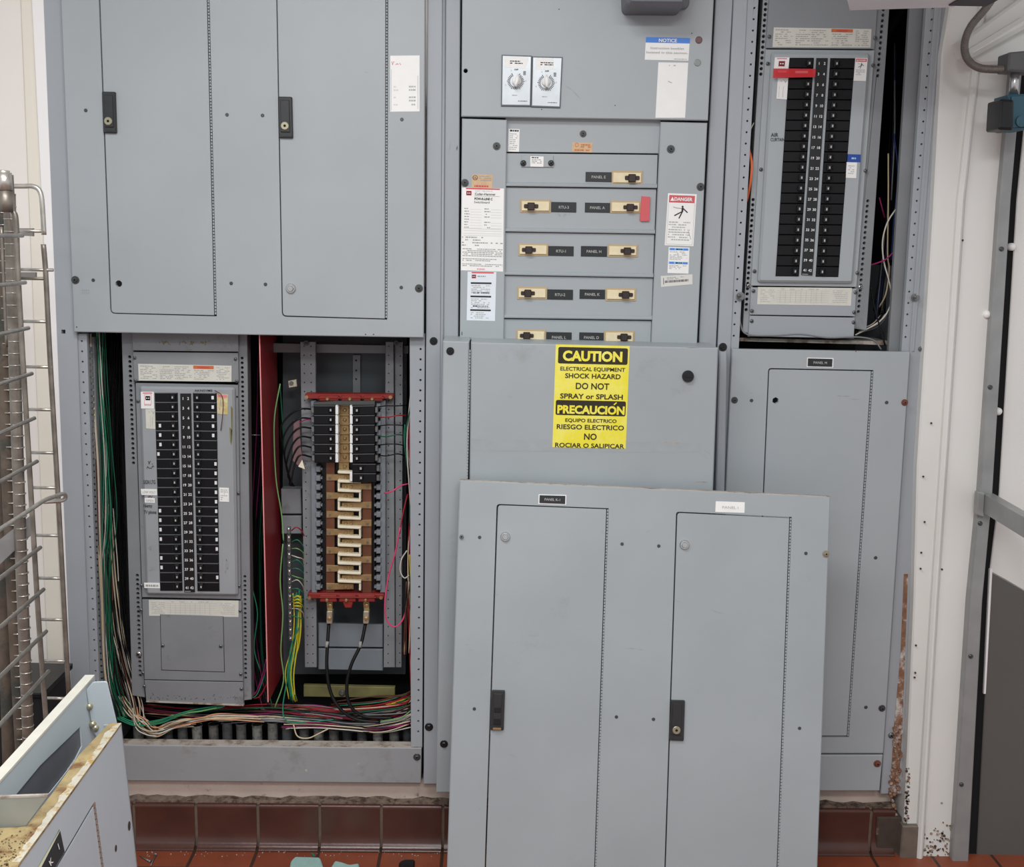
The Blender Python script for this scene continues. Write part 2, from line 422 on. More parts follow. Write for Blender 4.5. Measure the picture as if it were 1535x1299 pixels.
# base tiles and painted curb under the cabinets
m = MB(); a0, b0 = F.uv(100, 1172, -.01); a1 = F.uv(1340, 1185, -.01)[0]
zc_top = F.uv(430, 1171, 0)[1]; zc_bot = F.uv(430, 1206, .012)[1]
CL = F.uv(60, 1180, -.01)[0]
m.box(F, CL, FLOORZ, -.5, a1, zc_top-.002, -.028, CONC)
R = random.Random(3); n = 90; edge = [(CL, zc_bot-.004)]
for i in range(n+1): edge.append((CL+(a1-CL)*i/n, zc_bot+.004+R.uniform(-.004, .005)))
edge.append((a1, zc_bot-.004)); m.prism(F, edge[::-1], -.03, .004, mat('mortar_crumb', (120, 104, 92), .9, 0, .3, 60, .6, 120, dirt=(64, 50, 42), dscale=40, dlo=.48, dhi=.6))
struct(m, 'trim_1')
m = MB(); z0, z1 = FLOORZ, zc_bot; zz = z1-z0
m.box(F, CL, z0, -.012, a1, z1-.006, .0112, GROUT)
k0 = int((CL-gx[0])//TP); 
for k in range(k0, 14):
    xa, xb = gx[0]+k*TP+.004, gx[0]+(k+1)*TP-.004
    if xb < CL or xa > a1: continue
    xa, xb = max(xa, CL), min(xb, a1)
    prof = [(z0, -.01), (z0, .04), (z0+.003, .031), (z0+.009, .0235), (z0+.018, .0178), (z0+.032, .014), (z0+.045, .013), (z1-.012, .013), (z1-.004, .0145), (z1, .010), (z1+.001, .002), (z1, -.01)]
    vs = [F.pt(xa, z, w) for z, w in prof]+[F.pt(xb, z, w) for z, w in prof]; n = len(prof)
    m.add(vs, [(i, i+1, n+i+1, n+i) for i in range(n-1)], TILE, True); m.add(vs, [tuple(range(n)), tuple(range(n, 2*n))[::-1]], TILE)
struct(m, 'baseboard_back')

# left wall behind the rack
m = MB(); q = [(-260, -150), (50, -150), (114, 1330), (-260, 1330)]
m.prism(F, Q(F, q, -.02), -.05, -.02, WALLW, .002); m.prism(F, Q(F, [(27, -60), (49, -60), (110, 1330), (84, 1330)], -.012), -.03, -.012, mat('wall_yellowed', (228, 222, 208), .6), .004); struct(m, 'wall_left')
m = MB(); m.prism(F, Q(F, [(44, -60), (63.5, -60), (108, 1060), (119, 1320), (111, 1320), (100, 1060)], .0), -.05, .0, TRIMW, .002); struct(m, 'trim_2')

# ================================================================== SWITCHBOARD FRAMES
LP = dict(group=None)
def hrow(a, b, n, r, w): return [circ(F, *p, r, w, 8) for p in rowpts(a, b, n)]
# --- left cabinet frame
T = thing('switchboard_cabinet', 'tall grey steel switchboard section at left, lower bay open with wiring exposed', 'electrical cabinet')
m = MB(); m.prism(F, [Q(F, [(63, -40), (91, -40), (116, 515), (140, 1180), (112, 1180)], 0), sq(F, 95, 497, 3, 0)], -.5, 0, GREYF, .0015, back=False); m.build('side_post', T)
m = MB(); m.prism(F, [Q(F, [(113, 500), (130, 500), (152, 1120), (138, 1120)], -.006)]+hrow((122.5, 511), (147, 1098), 39, 1.6, -.006), -.02, -.006, GREYF, .001); m.build('hole_strip', T)
m = MB(); m.prism(F, [Q(F, [(614, 500), (637, 500), (633, 1120), (616, 1120)], -.006)]+hrow((630.5, 523), (627, 1096), 38, 1.7, -.006), -.02, -.006, GREYF, .001); m.build('hole_strip', T)
m = MB(); m.prism(F, Q(F, [(641, -40), (664, -40), (661, 515), (656, 1175), (635, 1175), (638.5, 515)], 0), -.5, 0, GREYF, .002, back=False)
m.prism(F, Q(F, [(664, -40), (668, -40), (665, 515), (661, 515)], .003), -.01, .003, GREYF, .001); m.tube([F.P(666, -40, .002), F.P(662.5, 515, .002), F.P(657, 1175, .002)], .0035, GREYF, 12, 1); m.build('side_post', T)
# slotted wire-duct strip just inside left post
m = MB(); 
for i in range(62):
    y = 520+i*9.4; x = 131+(y-520)*.035
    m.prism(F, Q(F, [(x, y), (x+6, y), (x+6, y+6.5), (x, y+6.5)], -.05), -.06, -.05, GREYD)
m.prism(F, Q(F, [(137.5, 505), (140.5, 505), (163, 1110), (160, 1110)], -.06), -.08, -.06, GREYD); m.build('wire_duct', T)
# bay shell
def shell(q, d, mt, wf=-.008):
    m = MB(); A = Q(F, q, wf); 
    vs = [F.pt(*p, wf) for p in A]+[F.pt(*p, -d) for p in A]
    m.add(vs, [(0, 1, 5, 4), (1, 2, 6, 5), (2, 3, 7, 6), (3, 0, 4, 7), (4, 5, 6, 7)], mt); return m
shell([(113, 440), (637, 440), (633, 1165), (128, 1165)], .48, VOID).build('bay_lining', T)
m = MB(); m.prism(F, Q(F, [(128, 1116), (632, 1121), (631, 1173.5), (131, 1169)], 0), -.036, 0, mat('sill_enamel', (148, 150, 152), .5, 0, .06, 5, .05, 350, dirt=(128, 124, 120), dscale=8, dlo=.55, dhi=.75), .0015)
q = Q(F, [(128, 1116), (632, 1121)], 0); m.prism(F, [(q[0][0], q[0][1]-.0005), (q[1][0], q[1][1]-.0005), (q[1][0], q[1][1]+.002), (q[0][0], q[0][1]+.002)], -.037, -.003, DUST)
for x, y in ((459, 1154), (537, 1144)): m.poly(F, circ(F, x, y, 2.2, 0, 6), .0005, DUST)
m.build('bottom_sill', T)
screw(T, F, 650, 511, 6, 0, BLACK); screw(T, F, 643, 1089, 6.3, .0, BLACK); screw(T, F, 625, 1134, 5.5, .0, BOLT)
# right sub-bay back, shelves
m = MB(); m.prism(F, Q(F, [(424, 470), (610, 470), (608, 1010), (424, 1010)], -.27), -.29, -.27, BACK); m.build('back_plate', T)
m = MB(); m.prism(F, Q(F, [(400, 514), (612, 518), (612, 530), (400, 528)], -.19), -.21, -.19, GREYD, .001); m.build('cross_rail', T)
m = MB(); m.prism(F, [Q(F, [(529, 532), (540, 532), (540, 590), (529, 590)], -.26)]+[circ(F, 534, y, 1.6, -.26, 8) for y in (540, 555, 568)], -.268, -.26, GREYD); m.build('stiffener', T)

# upper-left cover with two doors
T = thing('switchboard_cover', 'large grey upper-left cover with two tall doors and two black latches', 'panel cover')
w = .02; PX = [(89.5, -40), (637.5, -40), (635, 506), (111, 497.5)]
d1 = rnd([(147, -30), (313.5, -30), (325, 474), (165.5, 470)], [0, 0, 1, 7]); d2 = rnd([(413.5, -30), (582, -30), (580.5, 479), (422.5, 474.5)], [0, 0, 1, 7])
sm = [(128.6, 165.4), (340.3, 172), (393.6, 173), (602.4, 179), (139.8, 419.7), (346.6, 424.5), (398, 426), (601.5, 430.7)]
m = MB(); m.prism(F, [Q(F, PX, w), Q(F, d1, w), Q(F, d2, w)], -.002, w, GREY, .002)
for x, y in ((115, 490), (560, 501), (548, 501)): m.poly(F, circ(F, x, y, 1, w, 6), w+.0004, HOLE)
for x, y in ((128, 437),):
    for i in range(4):
        for j in range(2): m.poly(F, Q(F, [(123+i*3, 434+j*4), (125+i*3, 434+j*4), (125+i*3, 436.5+j*4), (123+i*3, 436.5+j*4)], w), w+.0004, INKG)
m.build('panel_sheet', T)
for x, y in sm: plug(T, F, x, y, 2.6, w, BOLT, 'screw')
for i, (a, b, c, d, L, lk) in enumerate([((149, -28), (309.5, -28), (321, 472.5), (167, 468.8), [(152.3, 137), (172.5, 137.5), (174.5, 199.5), (154.5, 199)], (162.3, 181.5)),
                               ((415.2, -28), (578, -28), (577, 477.5), (424, 473), [(417, 144.5), (437.5, 145), (439, 207), (418, 206.5)], (427, 188.5))]):
    q = rnd([a, b, c, d], [0, 0, 1, 6]); lp = [Q(F, q, w)]
    if i == 0: lp.append(circ(F, 178, 425, 5.2, w, 8, .4))
    m = MB(); m.prism(F, lp, .008, w, GREY, .001)
    if i == 1:
        scr(m, F, 546, 108, 553, 108.6, 1.2, w, INKG)
    D = m.build('door', T); latch(D, F, L, w, lk)
    if i == 1: knob(D, F, 436, 432, 7.5, w)
    hinge(T, F, ((311.5, 579.8)[i], -28), ((323, 578.8)[i], (472, 477)[i]), 4, w)
screw(T, F, 113, 419.5, 6, w); screw(T, F, 628, 432, 6, w)
d = Decal(F, [(585, 83.5), (629, 83), (629, 167), (585, 167.5)], w, WHITE)
d.scrib(2, 8, 17, 14, REDP, .8, 4); d.line([(1.5, 20), (1.5, 82)], .5, INKL); d.line([(41.5, 30), (41.5, 80)], .5, INKL)
for y in (45, 50, 61, 66, 72): d.fine(28, y, 38, y+3, 1, INKL, .9, .8, y); d.fine(5, y, 12, y+3, 1, mat('ink_ghost', (214, 214, 212), .6), .9, .8, y+1)
d.build('label_sticker', T, 'blank white label with faint red writing')

# ================================================================== LEFT PANELBOARD
def panelboard(T, wp, cols, mid, rows, leftsq, rightsq, left_h, right_h, edge):
    """breakers in two columns + number strip. cols: two px quads"""
    for ci, q in enumerate(cols):
        if not edge: m = MB(); m.prism(F, Q(F, subq(q, -.01, 0, 1.01, 1), wp-.003), wp-.012, wp-.003, HOLE); m.build('breaker_backing', T)
        for i in range(rows):
            s = subq(q, .0, (i+.02)/rows, 1, (i+.97)/rows)
            m = MB(); m.prism(F, Q(F, s, wp), wp-.02, wp, BRK, .0012)
            if edge: 
                e = subq(q, .03, (i+.0)/rows, .97, (i+.075)/rows); m.poly(F, Q(F, e, wp), wp+.0003, BRKE)
            hs = (left_h, right_h)[ci]
            if (i+1) in (leftsq, rightsq)[ci]:
                sx = .2 if ci == 0 else .84
                if edge and ci == 0 and i+1 >= 7: sx = .1
                if edge and ci == 1 and i+1 >= 8: sx = .92
                e = subq(q, sx-.05, (i+.3)/rows, sx+.05, (i+.66)/rows); m.prism(F, Q(F, e, wp), wp, wp+.001, NUM)
            b = m.build('circuit_breaker', T)
            m = MB(); e = subq(q, hs-.09, (i+.2)/rows, hs+.09, (i+.78)/rows); m.prism(F, Q(F, e, wp+.009), wp, wp+.009, BLACK, .002)
            e = subq(q, hs-.028, (i+.4)/rows, hs+.032, (i+.62)/rows); m.poly(F, Q(F, e, wp+.0092), wp+.0094, INKL)
            e = subq(q, hs-.17, (i+.3)/rows, hs-.11, (i+.7)/rows) if ci == 0 else subq(q, hs+.11, (i+.3)/rows, hs+.17, (i+.7)/rows)
            m.prism(F, Q(F, e, wp), wp, wp+.002, HOLE); m.build('handle', b)
    d = Decal(F, mid, wp-.002, BLACK, .002)
    for i in range(rows):
        y = d.H*(i+.5)/rows
        d.text(str(2*i+1), d.W*.26, y, 4, NUM, bold=.02); d.text(str(2*i+2), d.W*.74, y, 4, NUM, bold=.02)
    d.rect(1, d.H-1.8, d.W*.6, d.H-1, INKL); d.build('number_strip', T)

T = thing('panelboard', 'grey panelboard with two black breaker columns in the open lower-left bay', 'electrical panel')
wc = -.045
L1 = [(182, 495), (199.5, 495), (217, 1045), (198, 1042)]; R1 = [(356, 495), (370.5, 495), (377, 1048), (362, 1050)]
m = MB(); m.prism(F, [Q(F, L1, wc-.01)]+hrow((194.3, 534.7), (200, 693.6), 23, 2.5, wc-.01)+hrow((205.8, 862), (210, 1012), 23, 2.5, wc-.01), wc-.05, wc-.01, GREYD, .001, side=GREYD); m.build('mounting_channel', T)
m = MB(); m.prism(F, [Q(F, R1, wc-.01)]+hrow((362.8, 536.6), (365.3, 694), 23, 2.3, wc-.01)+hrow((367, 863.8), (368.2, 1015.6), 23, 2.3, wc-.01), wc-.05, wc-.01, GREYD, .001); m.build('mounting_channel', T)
def plate(name, q, w1, w0=None, m_=GREYD, ch=.001, rad=0, label=None):
    m = MB(); m.prism(F, Q(F, rnd(q, rad) if rad else q, w1), (w1-.012 if w0 is None else w0), w1, m_, ch); return m
d = Decal(F, [(198, 495), (357, 495), (357.5, 527), (199, 525)], wc-.003, GREYD, .003, .0006)
d.scrib(40, 15, 60, 23, mat('marker_brown', (120, 98, 40), .6), .9, 3); d.scrib(66, 15, 96, 22, mat('marker_brown', (0,)*3), .9, 8); d.scrib(102, 15, 122, 23, mat('marker_brown', (0,)*3), .9, 12)
d.build('top_plate', T)
plate('x', [(199, 527.5), (357, 529), (358, 572.5), (201, 571)], wc).build('top_plate', T)
def wiring_strip(T, q, w, hazard=True):
    d = Decal(F, q, w, CREAML)
    for i, (a, b) in enumerate(((.02, .2), (.23, .38), (.39, .57), (.6, .81), (.84, .98))):
        d.fine(d.W*a, 2+(5 if i == 3 else 0), d.W*b, d.H-2, 8 if i != 3 else 6, INKG, .75, .4, i)
    if hazard: d.rect(d.W*.59, .8, d.W*.81, 5.8, ORG); d.text('WARNING', d.W*.7, 3.4, 2.6, REDI, bold=.02)
    d.build('instruction_label', T)
def directory_strip(T, q, w):
    d = Decal(F, q, w, CREAML)
    for i, (a, b) in enumerate(((.03, .18), (.8, .96))): d.fine(d.W*a, 3, d.W*b, d.H-3, 7, INKL, .8, .35, i+9)
    d.fine(d.W*.25, 1.5, d.W*.7, 4, 1, INKL, .7, .5, 4)
    for k in range(9): d.line([(d.W*(.24+.055*k), 5), (d.W*(.24+.055*k), d.H-3)], .4, INKL, 1)
    for k in range(6): d.line([(d.W*.2, 5+k*3.4), (d.W*.76, 5+k*3.4)], .3, INKL, 1)
    d.build('instruction_label', T)
wiring_strip(T, [(207, 545), (347, 548), (347, 572), (208, 570)], wc)
# raised dead-front
cp = [(203, 574), (357, 577), (361, 898), (213, 895)]
plate('x', cp, wc).build('dead_front', T)
m = MB(); m.prism(F, Q(F, rnd([(208.5, 579), (351, 581), (356, 893), (219, 891)], 4), wc+.014), wc-.001, wc+.014, mat('dead_front_enamel', (150, 154, 157), .45, 0, .06, 6), .006)
for (x0, y0, x1, y1) in ((346, 608, 349, 665), (344, 640, 348, 668)): m.poly(F, Q(F, [(x0, y0), (x1, y0+4), (x1-1, y1), (x0+1, y1-6)], wc+.014), wc+.0144, OLIVE)
m.build('dead_front_cover', T)
wp = wc+.017
cols = [[(231.6, 588.3), (266, 588.3), (273.4, 885.8), (240, 885.8)], [(289, 588.5), (324.4, 589), (328.7, 886.6), (295.8, 886.3)]]
mid = [(270.1, 589.6), (286.2, 589.6), (292, 887.3), (276.3, 887.3)]
panelboard(T, wp, cols, mid, 21, {4, 5, 6, 7, 13, 14, 15, 16, 18, 19}, {1, 2, 3, 4, 5, 8, 9, 10, 11, 12, 13, 14, 15, 16, 17, 20}, .77, .17, True)
ws = wc+.0145
def logo(d, x, y, k=1.0):
    d.rect(x-4*k, y-3.4*k, x+4*k, y+3.4*k, REDI, 1); d.rect(x-3.3*k, y-2.8*k, x+3.3*k, y+2.8*k, mat('logo_maroon', (96, 22, 30), .5), 2)
    d.disc(x-1.4*k, y, .9*k, WHITE, 3, 8); d.disc(x+1.4*k, y, .9*k, WHITE, 3, 8)
d = Decal(F, [(211, 587), (230.5, 587), (231, 612.5), (211.5, 612)], ws, WHITE); d.rect(3, 1, 17, 3, REDP); d.rect(5, 4, 16, 19, REDP); d.rect(5.6, 4.6, 15.4, 18.4, WHITE, 2); logo(d, 10.5, 9.5, 1.1); d.fine(5, 19, 16, 21, 1, REDI); d.build('label_sticker', T)
d = Decal(F, [(218, 613), (232.5, 613), (233, 643), (219, 642)], ws, CREAML); d.scrib(5, 2, 13, 8, INKG, .6, 3); d.line([(7, 10), (7, 27)], .4, INKL); d.line([(10, 12), (10, 25)], .4, INKG); d.build('label_sticker', T)
d = Decal(F, [(325, 590), (341.5, 591), (341.5, 621), (326, 620)], ws, mat('label_stained', (214, 204, 168), .7, 0, .12, 60, dirt=(196, 176, 110), dscale=40, dlo=.45, dhi=.6)); d.rect(1, 1, 15, 5, REDP); d.scrib(2, 8, 12, 26, INKG, .5, 5); d.build('label_sticker', T)
m = MB(); m.tube([F.P(322, 585, ws+.004), F.P(332, 592, ws+.01), F.P(334.5, 605, ws+.008), F.P(333.5, 625, ws+.01), F.P(331, 645, ws+.004)], .0011, WM['brown'], 6); m.build('hanging_wire', T)
d = Decal(F, [(211, 732.5), (235, 733), (235.5, 742), (212, 741.5)], ws, WHITE); d.text('LOW VOLT', 12, 4.5, 4, INKG, 20); d.build('label_sticker', T)
d = Decal(F, [(217, 746), (232, 746), (232, 753.5), (217, 753)], ws, WHITE); d.text('OPEN', 7.5, 3.8, 3.4, INKG, 11); d.build('label_sticker', T)
d = Decal(F, [(328.5, 730.5), (343, 731), (343.5, 752), (329, 751.5)], ws, WHITE); d.fine(2, 2, 13, 19, 6, INKL); d.build('label_sticker', T)
d = Decal(F, [(216, 873), (239.5, 873.5), (240, 881.5), (216.5, 881)], ws, WHITE); d.fine(2, 2, 21, 6.5, 1, INKG, .9, .7); d.build('label_sticker', T)
def marks(T, pl, w, items):
    m = MB()
    d = Decal.__new__(Decal); d.m = m; d.pl = pl; d.w = w
    d.P = lambda x, y: pl.uv(x, y, w)
    for it in items:
        if it[0] == 's': d.scrib(*it[1:5], INK if len(it) < 7 else it[6], .75, it[5])
        elif it[0] == 't': d.text(it[1], it[2], it[3], it[4], INK, it[5] if len(it) > 5 else None, bold=.01)
        elif it[0] == 'l': d.line(it[1], it[2], it[3])
    m.build('handwriting', T)
marks(T, F, ws, [('s', 222, 690, 230, 696, 4), ('s', 220, 697, 233, 703, 6), ('t', 'SIGN LTG', 224, 722, 6, 18), ('s', 214, 743, 234, 747, 7), ('t', 'Netty', 222, 757.5, 5, 13), ('t', 'TV phone', 225, 767, 5.5, 19),
                 ('s', 222, 817, 229, 826, 11, INKG), ('s', 223, 848, 232, 856, 14, INKG), ('s', 333, 832, 344, 858, 15, INKG), ('t', 'AKNSVMS', 305, 585, 3.4, 27)])
# lower plate
m = plate('x', [(213, 898.5), (362, 901), (364.5, 1021), (216.5, 1018)], wc); D = m.build('lower_plate', T)
m = MB(); hq = [(240, 920), (335, 923), (337, 1007), (242, 1004)]; m.prism(F, Q(F, hq, wc), wc-.001, wc+.0008, HOLE); m.prism(F, Q(F, [(240.7, 920), (334.4, 923), (336.2, 1006.2), (242.7, 1003.2)], wc), wc, wc+.0016, GREYD, .0004); A = m.build('access_cover', T)
pan(A, F, 244, 967, 3, wc+.0016); pan(A, F, 331, 968, 3, wc+.0016)
m = plate('x', [(216.5, 1019.5), (364.5, 1022.5), (365, 1056), (219, 1050)], wc); R = random.Random(5)
for i in range(46):
    x, y = R.uniform(225, 355), 1048-abs(R.gauss(0, 4)); m.poly(F, circ(F, x, y, R.uniform(.4, .9), wc, 5), wc+.0004, mat('soot_fleck', (60, 52, 44), .9))
m.prism(F, Q(F, [(219, 1050), (365, 1056), (365, 1058), (219, 1052)], wc+.003), wc-.01, wc+.003, DUST); m.build('lower_plate', T)
directory_strip(T, [(223, 898.5), (357.5, 900), (357.5, 924.5), (223.5, 922.5)], wc)
for x, y in ((207, 601), (211.5, 913.5), (360, 915), (214.5, 1008), (361, 1010), (216.5, 1028), (362, 1032), (357.5, 739), (358.5, 878), (212, 877), (203, 570), (355, 571), (202, 536), (353, 538)): pan(T, F, x, y, 2.7, wc)
knob_ = pan(T, F, 208, 980, 4.4, wc-.008, CHROME)
m = MB(); m.poly(F, circ(F, 355.5, 594.5, 1.6, wc, 8), wc+.0005, HOLE); m.build('screw_hole', T)

# red barrier plate between the compartments
a = F.P(387.5, 480, -.01); b = F.P(401, 1052, -.01)
m = MB(); d = Vector((0, .225, 0)); t = Vector((.003, 0, 0)); z = Vector((0, 0, 0))
vs = [a, a+t, a+t+d, a+d, b, b+t, b+t+d, b+d]; m.add(vs, [(0, 1, 5, 4), (3, 2, 1, 0), (4, 5, 6, 7)], REDE); m.add(vs, [(1, 2, 6, 5), (2, 3, 7, 6), (0, 4, 7, 3)], REDB)
solo(m, 'barrier_plate', 'tall thin red barrier sheet standing between panelboard and exposed bus bars', 'divider')
# dark clutter between panelboard and barrier: cross rods
m = MB(); m.tube([F.P(371, 651.5, -.1), F.P(390, 652, -.1)], .0015, ZINC, 6, 1); solo(m, 'support_rod', 'thin steel rod crossing the dark gap beside the red barrier', 'rod')

# ================================================================== EXPOSED BUS INTERIOR
T = thing('bus_interior', 'exposed breaker interior with copper bars, cream spacers and red insulators', 'electrical panel')
wi = -.13
def perf(q, w, cols_, n, r=1.1):
    hs = []
    for c in cols_:
        for i in range(n): hs.append(circ(F, *bil(q, c, (i+.5)/n), r, w, 6))
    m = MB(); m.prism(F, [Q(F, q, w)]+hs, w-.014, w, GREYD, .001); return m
perf([(450, 512), (473, 512), (474.5, 1000), (457, 1000)], wi-.02, (.25, .7), 36).build('support_rail', T)
perf([(578, 512), (590, 512), (592, 1000), (575, 1000)], wi-.02, (.4,), 36).build('support_rail', T)
perf([(592, 512), (604, 512), (602, 1000), (593, 1000)], wi-.03, (.7,), 34).build('support_rail', T)
for x in (459, 594): screw(T, F, x, 514, 4, wi-.015)
# comb strips
for x0 in (466, 564):
    m = MB()
    m.prism(F, Q(F, [(x0+(0 if x0 < 500 else 6), 600), (x0+(8 if x0 < 500 else 14), 600), (x0+(9 if x0 < 500 else 14), 888), (x0+(1 if x0 < 500 else 6), 888)], wi+.004), wi-.02, wi+.004, COMB, .001)
    for i in range(21):
        y = 604+i*13.6; xx = x0+(7 if x0 < 500 else 0)
        m.prism(F, Q(F, [(xx, y), (xx+7, y), (xx+7, y+8), (xx, y+8)], wi+.01), wi-.01, wi+.01, COMB, .0015)
        m.prism(F, Q(F, [(xx+(5 if x0 < 500 else -3), y+2), (xx+(10 if x0 < 500 else 2), y+2), (xx+(10 if x0 < 500 else 2), y+5), (xx+(5 if x0 < 500 else -3), y+5)], wi+.004), wi-.01, wi+.004, COMB)
    m.build('stab_comb', T)
m = MB(); m.prism(F, Q(F, [(482, 600), (562, 600), (562, 890), (482, 890)], wi-.02), wi-.03, wi-.02, BLACK); m.build('base_insulator', T)
# copper bars
for xa, xb, y0 in ((488.6, 501.7, 690), (543, 557, 722)):
    m = MB(); m.prism(F, Q(F, [(xa, y0), (xb, y0), (xb, 892), (xa, 892)], wi-.002), wi-.012, wi-.002, COPPER, .001); m.build('bus_bar', T, 'upright copper bus bar')
m = MB(); m.prism(F, Q(F, [(508, 600), (523, 600), (523, 712), (508, 712)], wi-.003), wi-.01, wi-.003, BRASS)
for i in range(7):
    y = 606+i*14; m.prism(F, Q(F, [(507, y), (524, y), (524, y+3), (507, y+3)], wi+.002), wi-.006, wi+.002, BRASS, .001); a_, b_ = F.uv(517, y+8.5, wi); m.lathe(F, a_, b_, [(.005, wi-.003), (.005, wi+.002), (.003, wi+.004)], BRASS, 10)
m.build('centre_bus', T)
lefts = [715.5, 743, 771, 797.6, 825, 852, 879]; rights = [729, 757, 784, 812, 839, 866]
for y in lefts: 
    m = MB(); m.prism(F, Q(F, [(489, y-5), (530, y-4), (530, y+4), (489, y+5)], wi+.003), wi-.003, wi+.003, BRASS, .001)
    for x in (494.5,): a_, b_ = F.uv(x, y, wi); m.lathe(F, a_, b_, [(.0035, wi+.002), (.0035, wi+.006)], ZINC, 8)
    m.build('connector_strap', T)
for y in rights:
    m = MB(); m.prism(F, Q(F, [(512, y-4), (557, y-5), (557, y+5), (512, y+4)], wi+.003), wi-.003, wi+.003, BRASS, .001)
    for x in (551,): a_, b_ = F.uv(x, y, wi); m.lathe(F, a_, b_, [(.0035, wi+.002), (.0035, wi+.006)], ZINC, 8)
    m.build('connector_strap', T)
ys = sorted(lefts+rights)
for i, y in enumerate(ys):
    left = y in lefts
    m = MB(); m.prism(F, Q(F, rnd([(506, y-10), (541, y-8), (541, y-4.6), (506, y-6)], 1.2, 2), wi+.022), wi, wi+.022, CREAMP, .0015)
    x0, x1 = (538, 541) if left else (506, 509)
    m.prism(F, Q(F, [(x0, y-7), (x1, y-7), (x1, y+6), (x0, y+6)], wi+.019), wi, wi+.019, CREAMP, .0015)
    m.build('phase_spacer', T, 'cream plastic phase spacer')
    m = MB()
    for x in (518.5, 526.5): a_, b_ = F.uv(x, y, wi); m.lathe(F, a_, b_, [(.0045, wi+.002), (.0045, wi+.007), (.003, wi+.008)], BRASS, 10)
    m.build('terminal_screws', T)
# breakers
wb = wi+.035
def brk(q, hx, side):
    m = MB(); m.prism(F, Q(F, q, wb), wi-.01, wb, BRK, .0015); e = subq(q, .02, 0, .98, .07); m.poly(F, Q(F, e, wb), wb+.0003, BRKE)
    b = m.build('circuit_breaker', T)
    m = MB(); e = subq(q, hx-.09, .25, hx+.09, .75); m.prism(F, Q(F, e, wb+.008), wb, wb+.008, BLACK, .002); e = subq(q, hx-.03, .38, hx+.04, .62); m.poly(F, Q(F, e, wb+.008), wb+.0084, INKL); m.build('handle', b)
    m = MB(); e = subq(q, -.13, .2, .02, .8) if side < 0 else subq(q, .98, .2, 1.13, .8)
    m.prism(F, Q(F, e, wb-.008), wi, wb-.008, ZINC, .001); m.build('wire_terminal', b)
for i in range(6):
    y = 607.5+i*14.4; brk([(470+.2*i, y), (502.5, y), (502.5, y+14), (470.5+.2*i, y+14)], .78, -1)
    brk([(528, y+.5), (562, y), (562, y+14), (528, y+14.5)], .2, 1)
for i in range(2):
    y = 695+i*14.2; brk([(528 if i == 0 else 529, y), (564, y), (564, y+13.8), (528, y+13.8)], .35, 1)
m = MB(); m.prism(F, Q(F, [(470, 603), (503, 601), (562, 601), (562, 607), (470, 607)], wb-.006), wi, wb-.006, mat('breaker_top', (72, 74, 70), .6), .001); m.build('top_rail', T)
for xa, seq in ((502.8, 6), (524.3, 6)):
    for i in range(seq):
        y = 607+i*14.4; m = MB(); m.prism(F, Q(F, [(xa, y+.6), (xa+2.5, y), (xa+4.2, y+3), (xa+4.2, y+13.8), (xa, y+13.8)], wb+.004), wb-.02, wb+.004, WHITE, .0006); m.build('filler_strip', T)
m = MB(); m.prism(F, Q(F, [(524.3, 707), (528, 707), (528, 721), (524.3, 721)], wb+.004), wb-.02, wb+.004, WHITE, .0006); m.build('filler_strip', T)
# red insulator supports
for y0, big in ((594, 0), (893, 1)):
    m = MB(); x0, x1 = (457, 590) if not big else (461, 576)
    m.prism(F, Q(F, rnd([(x0, y0-4), (x1, y0-3), (x1, y0+4), (x0, y0+4)], 2, 2), wi+.014), wi-.02, wi+.014, INSR, .002)
    for (a_, b_) in ((.16, .38), (.41, .63), (.66, .88)):
        xa, xb = x0+(x1-x0)*a_, x0+(x1-x0)*b_
        m.prism(F, Q(F, [(xa, y0-1), (xb, y0-1), (xb, y0+(9 if big else 7)), (xa, y0+(9 if big else 7))], wi+.022), wi, wi+.022, INSR, .002)
        m.prism(F, Q(F, [(xa-2, y0+1.5), (xb+2, y0+1.5), (xb+2, y0+3.5), (xa-2, y0+3.5)], wi+.026), wi, wi+.026, INSR, .001)
        c_ = F.uv((xa+xb)/2, y0+2, wi); m.lathe(F, *c_, [(.005, wi+.02), (.005, wi+.028), (.003, wi+.03)], BRASS, 10)
    if big: m.prism(F, Q(F, [(513, 900), (530, 900), (527, 911), (517, 911)], wi+.02), wi, wi+.02, INSR, .002)
    for x in (x0+4, x1-4): c_ = F.uv(x, y0, wi); m.lathe(F, *c_, [(.005, wi+.012), (.005, wi+.017)], BRASS, 10)
    m.build('insulator_support', T, 'red moulded insulator bar')
# lugs
for x in (494, 549):
    m = MB(); m.prism(F, Q(F, [(x-5, 900), (x+5, 900), (x+4, 922), (x-3, 922)], wi+.005), wi-.004, wi+.005, BRASS, .001)
    m.prism(F, Q(F, rnd([(x-4.5, 916), (x+4.5, 916), (x+4, 935), (x-5, 935)], 1.5, 2), wi+.022), wi-.006, wi+.022, mat('lug_tin', (186, 178, 156), .35, .6), .002)
    for yy in (909, 926): c_ = F.uv(x, yy, wi+.02); m.lathe(F, *c_, [(.0055, wi+.004), (.0055, wi+(.012 if yy < 915 else .026)), (.003, wi+(.013 if yy < 915 else .027))], BRASS, 10)
    m.build('cable_lug', T)
for q, w_ in (([(477, 934), (574, 936), (574, 970), (477, 969)], wi-.05), ([(477, 972), (574, 973), (574, 1005), (477, 1003)], wi-.05)):
    m = MB(); m.prism(F, Q(F, q, w_), w_-.01, w_, mat('wireway_plate', (122, 130, 136), .5, 0, .05, 10), .0015); m.build('lower_plate', T)
m = MB(); m.prism(F, Q(F, [(455, 1027), (592, 1030), (592, 1046), (455, 1044)], wi-.04), wi-.055, wi-.04, OLIVE, .0015)
